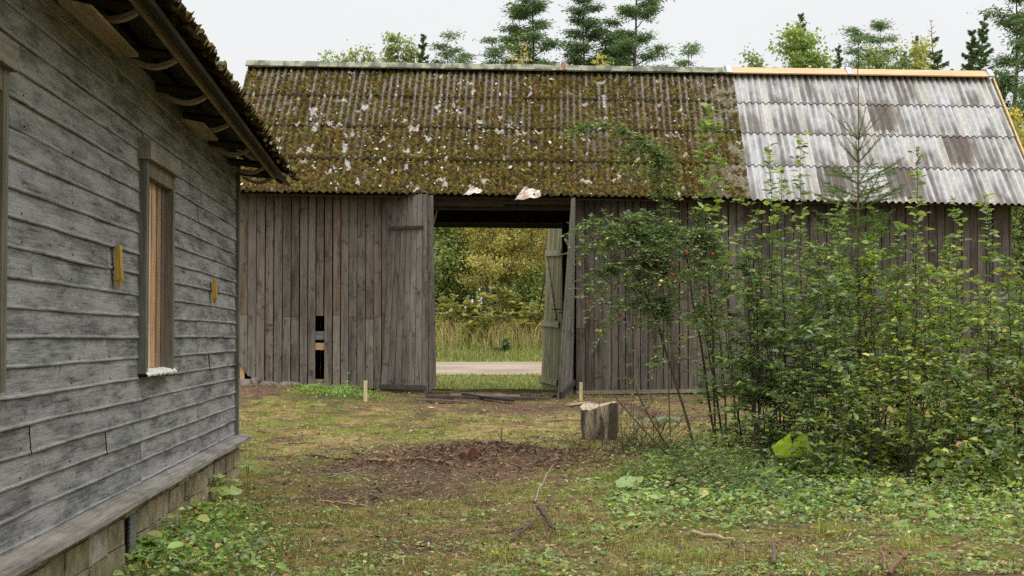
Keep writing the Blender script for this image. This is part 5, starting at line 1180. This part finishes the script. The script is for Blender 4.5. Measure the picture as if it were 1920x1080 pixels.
# ------------------------------------------------------------------ trees behind the barn
def conifer(kind_, x, y, ztop, width, seed, label, crown=.5, group=None, cdark=1.0, nclump=1.0, trunkc=(.13, .085, .06), bare=0.0):
    rs = np.random.default_rng(seed); rr = random.Random(seed); z0 = float(g(x, y)); H = ztop - z0
    o = thing({'pine': 'pine_tree', 'spruce': 'spruce_tree'}[kind_], (x, y, z0), label, kind_, group)
    tk = MB(); k = 12; tt = np.linspace(0, 1, k); wob = np.cumsum(rs.normal(0, .01 * H, (k, 3)), 0) * .4; wob[:, 2] = 0; base = np.array([x, y, z0]); wob -= wob[-1]
    pts = base + np.stack([0 * tt, 0 * tt, H * tt], -1) + wob; r0 = .011 * H + .03
    cc_ = np.array([lerp((.085, .07, .06), trunkc, t_) for t_ in tt]); tk.tube(pts, r0 * (1.03 - tt), 8, cc_, False); P = []; S = []
    nb = int(H * (1 - crown) * (3.3 if kind_ == 'pine' else 8.5)); 
    for b_ in range(nb):
        t_ = crown + (1 - crown) * (b_ + rr.random()) / nb; f = t_ * (k - 1); i = min(int(f), k - 2); p0 = lerp(pts[i], pts[i + 1], f - i)
        rel = (t_ - crown) / (1 - crown); a = b_ * 2.4 + rr.uniform(-.4, .4)
        if kind_ == 'pine':
            prof = (1 - rel) ** .55 * (.35 + .65 * min(1, rel * 3 + .35)); ln = width * prof * rr.uniform(.45, 1.1) + .25; el = rr.uniform(.05, .5) + .4 * rel; curve = .18
        else:
            ln = width * (1 - rel) ** .85 * rr.uniform(.75, 1.1) + .10; el = -.22 + .75 * rel; curve = .12
        u = np.linspace(0, 1, 6)[:, None]; d = np.array([math.cos(a) * math.cos(el), math.sin(a) * math.cos(el), math.sin(el)]); q = p0 + d * ln * u + np.array([0, 0, curve * ln]) * u ** 2 + rs.normal(0, .02 * ln, (6, 3)) * u
        tk.tube(q, (.006 * H * (1 - .7 * rel) * .35 + .012) * (1.05 - u[:, 0] * .85), 4, lerp((.07, .055, .045), trunkc, .5), False)
        if rr.random() < bare: continue
        if kind_ == 'pine':
            nc = int((3 + ln * 5.2) * nclump)
            for c_ in range(nc):
                e = rr.uniform(.4, 1.05) ** .8; c0 = p0 + d * ln * e + np.array([0, 0, curve * ln * e * e]) + rs.normal(0, 1, 3) * np.array([.22, .22, .06]) * (.3 + ln * .25); n = int(70); rad = rr.uniform(.17, .36)
                P.append(c0 + rs.normal(0, 1, (n, 3)) * np.array([rad, rad, rad * .34]) * .75); S.append(norm(P[-1] - c0 + np.array([0, 0, -.1])))
        else:
            n = int(ln * 190 * nclump) + 14; e = rs.uniform(.05, 1.0, n)[:, None]; side = norm(np.cross(d, [0, 0, 1])); sp_ = rs.normal(0, 1, (n, 1)) * .20 * ln * (1.1 - e)
            P.append(p0 + d * ln * e + np.array([0, 0, curve * ln]) * e ** 2 + side * sp_ + np.array([0, 0, -1]) * np.abs(rs.normal(0, .07, (n, 1))) * (1 + ln * .3)); S.append(norm(d * .8 + side * np.sign(sp_) * .6 + np.array([0, 0, -.3]) + rs.normal(0, .2, (n, 3))))
    tk.build('trunk', M_BARK, o, True); P = np.concatenate(P); S = np.concatenate(S); n = len(P)
    Ls = rs.uniform(.09, .17, n) * (1 if kind_ == 'pine' else 1.4); pal = [(.045, .075, .04), (.055, .09, .042), (.035, .06, .035), (.07, .10, .045)] if kind_ == 'pine' else [(.035, .06, .034), (.045, .075, .035), (.028, .048, .03), (.06, .085, .04)]
    m_ = MB(); m_.add(*quad_arrays(P, S + rs.normal(0, .25, (n, 3)), rdir(n), Ls, Ls * .30, pick(pal, n, .2) * cdark)); m_.build('crown', M_NEEDLE, o); return o
def broadleaf(x, y, ztop, width, seed, label, pal, wts=None, crown=.25, leaf=.13, dens=1.0, group=None, trunkc=(.32, .31, .28), name='birch_tree', cat='birch', low=False, gap=.0, dome=False):
    rs = np.random.default_rng(seed); rr = random.Random(seed); z0 = float(g(x, y)); H = ztop - z0; o = thing(name, (x, y, z0), label, cat, group)
    tk = MB(); k = 12; tt = np.linspace(0, 1, k); wob = np.cumsum(rs.normal(0, .012 * H, (k, 3)), 0) * .4; wob[:, 2] = 0; wob -= wob[-1]; pts = np.array([x, y, z0]) + np.stack([0 * tt, 0 * tt, H * tt], -1) + wob * (1 if not low else .5)
    r0 = .0075 * H + .02; bands = np.array([np.array(trunkc) * (.35 if rr.random() < .25 else rr.uniform(.8, 1.1)) for _ in tt]); tk.tube(pts, r0 * (1.03 - tt), 8, bands, False)
    P = []; nb = int(H * (1 - crown) * 4.2)
    for b_ in range(nb):
        t_ = crown + (1 - crown) * (b_ + rr.random()) / nb; f = t_ * (k - 1); i = min(int(f), k - 2); p0 = lerp(pts[i], pts[i + 1], f - i); rel = (t_ - crown) / (1 - crown)
        ln = width * (.35 + .65 * math.sin(min(1, rel * 1.15 + .18) * math.pi) ** .8) * rr.uniform(.5, 1.1) * (1 - rel * .35) + .12; a = b_ * 2.4 + rr.uniform(-.5, .5); el = rr.uniform(.3, .9)
        if dome: ln = width * max(.12, (1 - rel) ** .5) * rr.uniform(.6, 1.15); el = rr.uniform(.1, .7)
        u = np.linspace(0, 1, 6)[:, None]; d = np.array([math.cos(a) * math.cos(el), math.sin(a) * math.cos(el), math.sin(el)]); q = p0 + d * ln * u - np.array([0, 0, .22 * ln]) * u ** 2 + rs.normal(0, .03 * ln, (6, 3)) * u
        tk.tube(q, (.0035 * H * (1.1 - rel) * .5 + .006) * (1.05 - u[:, 0] * .85), 4, np.array(trunkc) * .35, False)
        if rr.random() < gap: continue
        nc = int((3.5 + ln * 5.6) * dens)
        for c_ in range(nc):
            e = rr.uniform(.3, 1.08); c0 = p0 + d * ln * e - np.array([0, 0, .22 * ln * e * e]) + rs.normal(0, .16 * (.4 + ln * .4), 3); n = 38; rad = rr.uniform(.18, .45)
            P.append(c0 + rs.normal(0, 1, (n, 3)) * np.array([rad, rad, rad * .75]) * .6)
    tk.build('trunk', M_BARK, o, True); P = np.concatenate(P); n = len(P); Ls = rs.uniform(.6, 1.25, n) * leaf
    m_ = MB(); m_.add(*quad_arrays(P, rdir(n), np.array([0, -.2, .6]) + rs.normal(0, .6, (n, 3)), Ls, Ls * .75, pick(pal, n, .2, wts))); m_.build('crown', M_FARLEAF, o); return o
def zt(px, py, Y): p = at(px, py, Y); return p[0], p[2]
def hw(wpx, Y): return wpx / 2 * Y / F
# pines and spruces standing above the ridge, left to right
for i, (k_, px, py, wpx, Y, cr, lab, cd) in enumerate((
    ('spruce', 795, 62, 56, 66, .55, 'narrow dark spruce above the mossy ridge, left of the small broad pine', 1.0), ('pine', 838, 72, 62, 66, .55, 'small broad pine above the mossy ridge, left of the tall pines', 1.0),
    ('pine', 870, 105, 30, 68, .6, 'lowest small pine just clearing the mossy ridge', 1.0),
    ('pine', 928, 80, 52, 62, .55, 'short leaning pine at the left foot of the tall pine group', 1.0), ('pine', 1003, -45, 100, 60, .5, 'tall pine with open crown, leftmost of the three tall ones', 1.05),
    ('pine', 975, 22, 70, 61, .6, 'slender pine close against the leftmost tall pine', 1.0),
    ('pine', 1098, 0, 84, 61, .5, 'dark dense pine, middle of the three tall ones', .8), ('pine', 1140, 50, 74, 62, .55, 'dark pine filling the gap beside the middle tall pine', .8),
    ('pine', 1193, -75, 108, 60, .45, 'broadest tall pine, rightmost of the three above the ridge', 1.05), ('pine', 1168, 60, 50, 62, .5, 'small pine under the broadest tall pine', 1.0),
    ('pine', 1292, 94, 40, 66, .6, 'lone little pine top above the ridge in open sky', 1.1), ('spruce', 1502, 24, 66, 70, .6, 'spruce top rising behind the big green broadleaf tree', .95),
    ('spruce', 1572, 85, 50, 66, .6, 'small spruce right of the big green broadleaf tree', 1.1), ('pine', 1608, 58, 40, 66, .6, 'slim pine top behind the young spruce leader', 1.2),
    ('pine', 1652, 47, 60, 66, .55, 'round pine right of the young spruce leader', 1.2), ('spruce', 1718, 68, 64, 66, .6, 'yellow-tinged spruce top left of the half-bare spruce', 1.3),
    ('spruce', 1745, 36, 96, 66, .5, 'half-bare grey spruce with long drooping branches', 1.0), ('spruce', 1823, 55, 110, 56, .4, 'dark spruce at the right end of the ridge', .9),
    ('spruce', 1846, 32, 110, 58, .4, 'taller spruce behind the right end of the ridge', 1.15), ('pine', 1905, -60, 110, 48, .38, 'big pine at the right edge of the photo', .9), ('pine', 1945, 20, 90, 44, .3, 'pine at the right edge beside the barn gable', .95),
    ('spruce', 1880, 150, 80, 46, .15, 'low dark spruce behind the barn gable', 1.0))):
    x, z = zt(px, py, Y); nclp = 1.5 if px > 1800 else 1.9 if py < 60 and px < 1250 else 1.2
    conifer(k_, x, Y, z, hw(wpx, Y) * (1.25 if k_ == 'pine' else 1.3), 500 + i, lab, cr, None, cd * 1.0, nclp, bare=.35 if 'half-bare' in lab else 0)
YG = [(.095, .115, .036), (.12, .13, .04), (.07, .09, .03), (.105, .115, .036), (.05, .07, .026)]
for i, (px, py, wpx, Y, lab, pal, dens, nm_) in enumerate((
    (608, 108, 40, 70, 'small pale broadleaf top, leftmost above the mossy ridge', YG, .8, 'birch_tree'), (650, 104, 60, 70, 'low thin birch top above the mossy ridge near its left end', YG, .8, 'birch_tree'), (690, 96, 60, 70, 'pale thin birch between two low tops left of the spruces', YG, .8, 'birch_tree'),
    (738, 70, 66, 68, 'fuller pale green birch left of the narrow spruce', YG, 1.0, 'birch_tree'), (768, 84, 40, 68, 'small birch touching the narrow spruce', YG, 1.0, 'birch_tree'),
    (978, 92, 40, 56, 'thin birch with orange-yellow leaves before the leftmost tall pine', [(.13, .11, .035), (.16, .11, .035), (.09, .10, .03)], .3, 'birch_tree'), (1135, 119, 12, 54, 'tiny bright yellow birch top on the ridge line', [(.17, .15, .03), (.13, .13, .03)], .5, 'birch_tree'),
    (1412, 108, 22, 60, 'tiny green sapling top left of the big broadleaf tree', YG, 1, 'birch_tree'),
    (1502, 60, 205, 54, 'big bright green broadleaf tree above the fresh ridge board', [(.085, .115, .028), (.11, .14, .033), (.06, .09, .025), (.14, .155, .04)], 1.5, 'broadleaf_tree'),
    (1640, 100, 70, 58, 'yellowish birch low above the fresh ridge board', YG, .9, 'birch_tree'), (1690, 96, 60, 58, 'yellow-green birch left of the half-bare spruce', YG, .8, 'birch_tree'), (1725, 78, 50, 58, 'golden birch before the half-bare spruce', [(.2, .18, .05), (.15, .15, .04), (.11, .13, .035)], .8, 'birch_tree'),
    (1893, 215, 56, 42, 'orange-yellow birch behind the barn gable', [(.22, .17, .045), (.16, .15, .04), (.11, .13, .035)], 1.1, 'birch_tree'), (1915, 300, 80, 36, 'green broadleaf tree behind the barn gable at the right edge', YG, 1.5, 'broadleaf_tree'))):
    x, z = zt(px, py, Y); broadleaf(x, Y, z, hw(wpx, Y) * 1.15, 600 + i, lab, pal, None, .45 if Y > 50 else .1, .14, dens, None, dome=wpx > 200, name=nm_, cat='birch' if nm_ == 'birch_tree' else 'tree')
# the wood across the road
def copy_thing(o, loc, s, rz, label=None):
    c = o.copy(); col.objects.link(c); c.location = loc; c.rotation_euler = (0, 0, rz); c.scale = (s, s, s)
    for ch in list(o.children):
        d = ch.copy(); col.objects.link(d); d.parent = c
    if label: c['label'] = label
    return c
OL = [(.13, .135, .04), (.17, .165, .048), (.10, .11, .036), (.20, .18, .05), (.22, .17, .045)]
LB = 'slender birch with olive autumn leaves in the wood across the road'
LG = 'green bushy broadleaf tree in the wood across the road'
protos = [broadleaf(2.2, 54.0, 10.2, 1.7, 700, LB, OL, None, .34, .12, .8, 'birches in the wood across the road', (.42, .42, .38)), broadleaf(4.3, 57.5, 10.8, 1.9, 701, LB, OL, None, .25, .12, 1.0, 'birches in the wood across the road', (.36, .35, .32)),
          broadleaf(0.6, 50.2, 5.5, 1.5, 702, LG, [(.10, .125, .035), (.13, .15, .04), (.075, .095, .03)], None, .05, .13, 1.5, 'bushy trees in the wood across the road', (.10, .085, .07), 'broadleaf_tree', 'tree'),
          broadleaf(3.6, 49.4, 3.6, 1.3, 703, LG, [(.11, .135, .035), (.14, .16, .04), (.08, .10, .03)], None, .03, .12, 1.7, 'bushy trees in the wood across the road', (.10, .085, .07), 'broadleaf_tree', 'tree')]
for i in range(64):
    r_ = random.Random(i + 5); k_ = r_.choice([0, 0, 0, 0, 1, 1, 1, 1, 0, 1, 2, 3]); y = r_.uniform(48.5, 64) if k_ < 2 else r_.uniform(48.6, 55)
    x = r_.uniform(-4.5, 30) if i > 30 else r_.uniform(-3, 8)
    pz = float(g(x, y)); c = copy_thing(protos[k_], (x, y, pz), min(r_.uniform(.75, 1.08), (.172 * y + .7 - pz) / 10.9) if k_ < 2 else r_.uniform(.7, 1.3), r_.uniform(0, 6.28))
# far wood behind the trees, plus unseen foliage added right to block low light
m_ = MB(); n = 60000; x = rng.uniform(-28, 50, n); y = rng.uniform(66, 76, n); u_ = rng.uniform(0, 1, n); hh = 8.5 + 3.6 * fbm(x * .22, y * 0, 300, 3); z = g(x, y) + hh * u_
P = np.stack([x, y, z], -1) + rng.normal(0, .2, (n, 3)); keep = fbm(x * .6, z * .6, 301, 3) > .34; P = P[keep]; q_ = 26000; P = np.concatenate([P, np.stack([rng.uniform(21, 27, q_), rng.uniform(-18, 42, q_), 0 * rng.uniform(0, 1, q_)], -1) + np.stack([0 * np.zeros(q_), 0 * np.zeros(q_), rng.uniform(.2, 12.5, q_)], -1)]); n = len(P); Ls = rng.uniform(.25, .5, n); m_.add(*quad_arrays(P, rdir(n), rdir(n), Ls, Ls * .7, pick(OL + [(.06, .09, .03)], n, .2)))
for i in range(110):
    xx, yy = random.uniform(-26, 48), random.uniform(66, 76); zz = float(g(xx, yy)); m_.tube([(xx, yy, zz), (xx + random.uniform(-.3, .3), yy, zz + 5), (xx + random.uniform(-.5, .5), yy, zz + 10.5)], [.13, .1, .03], 6, jit((.2, .19, .17), .4), False)
tag(kind(m_.build('far_wood_and_light_block', M_FARLEAF), 'stuff'), 'distant mixed wood closing the view behind the birches plus unseen foliage added on the right to block low light', 'wood')
# wall of shrubs at the wood edge and a small spruce on the verge
x, z = zt(945, 632, 44.5); conifer('spruce', x, 44.5, z, .42, 801, 'small dark spruce on the grass verge beyond the road', .05, None, 1.1, 1.6)
for i, (px, Y, h_) in enumerate(((870, 47.2, 1.2), (905, 48, 1.7), (985, 47.5, 1.4), (1015, 48.2, 1.9), (830, 48, 1.6), (955, 48.5, 2.0))):
    x, y = gpd(px, Y); shrub('wood_edge_bush', x, y, h_, 5, .7, 22, .12, OL[:3] + [(.09, .14, .035)], None, 'loose leafy bush at the edge of the wood seen through the gateway', 'bush', 'bushes at the edge of the wood', .6, (0, 0), .15, .02)
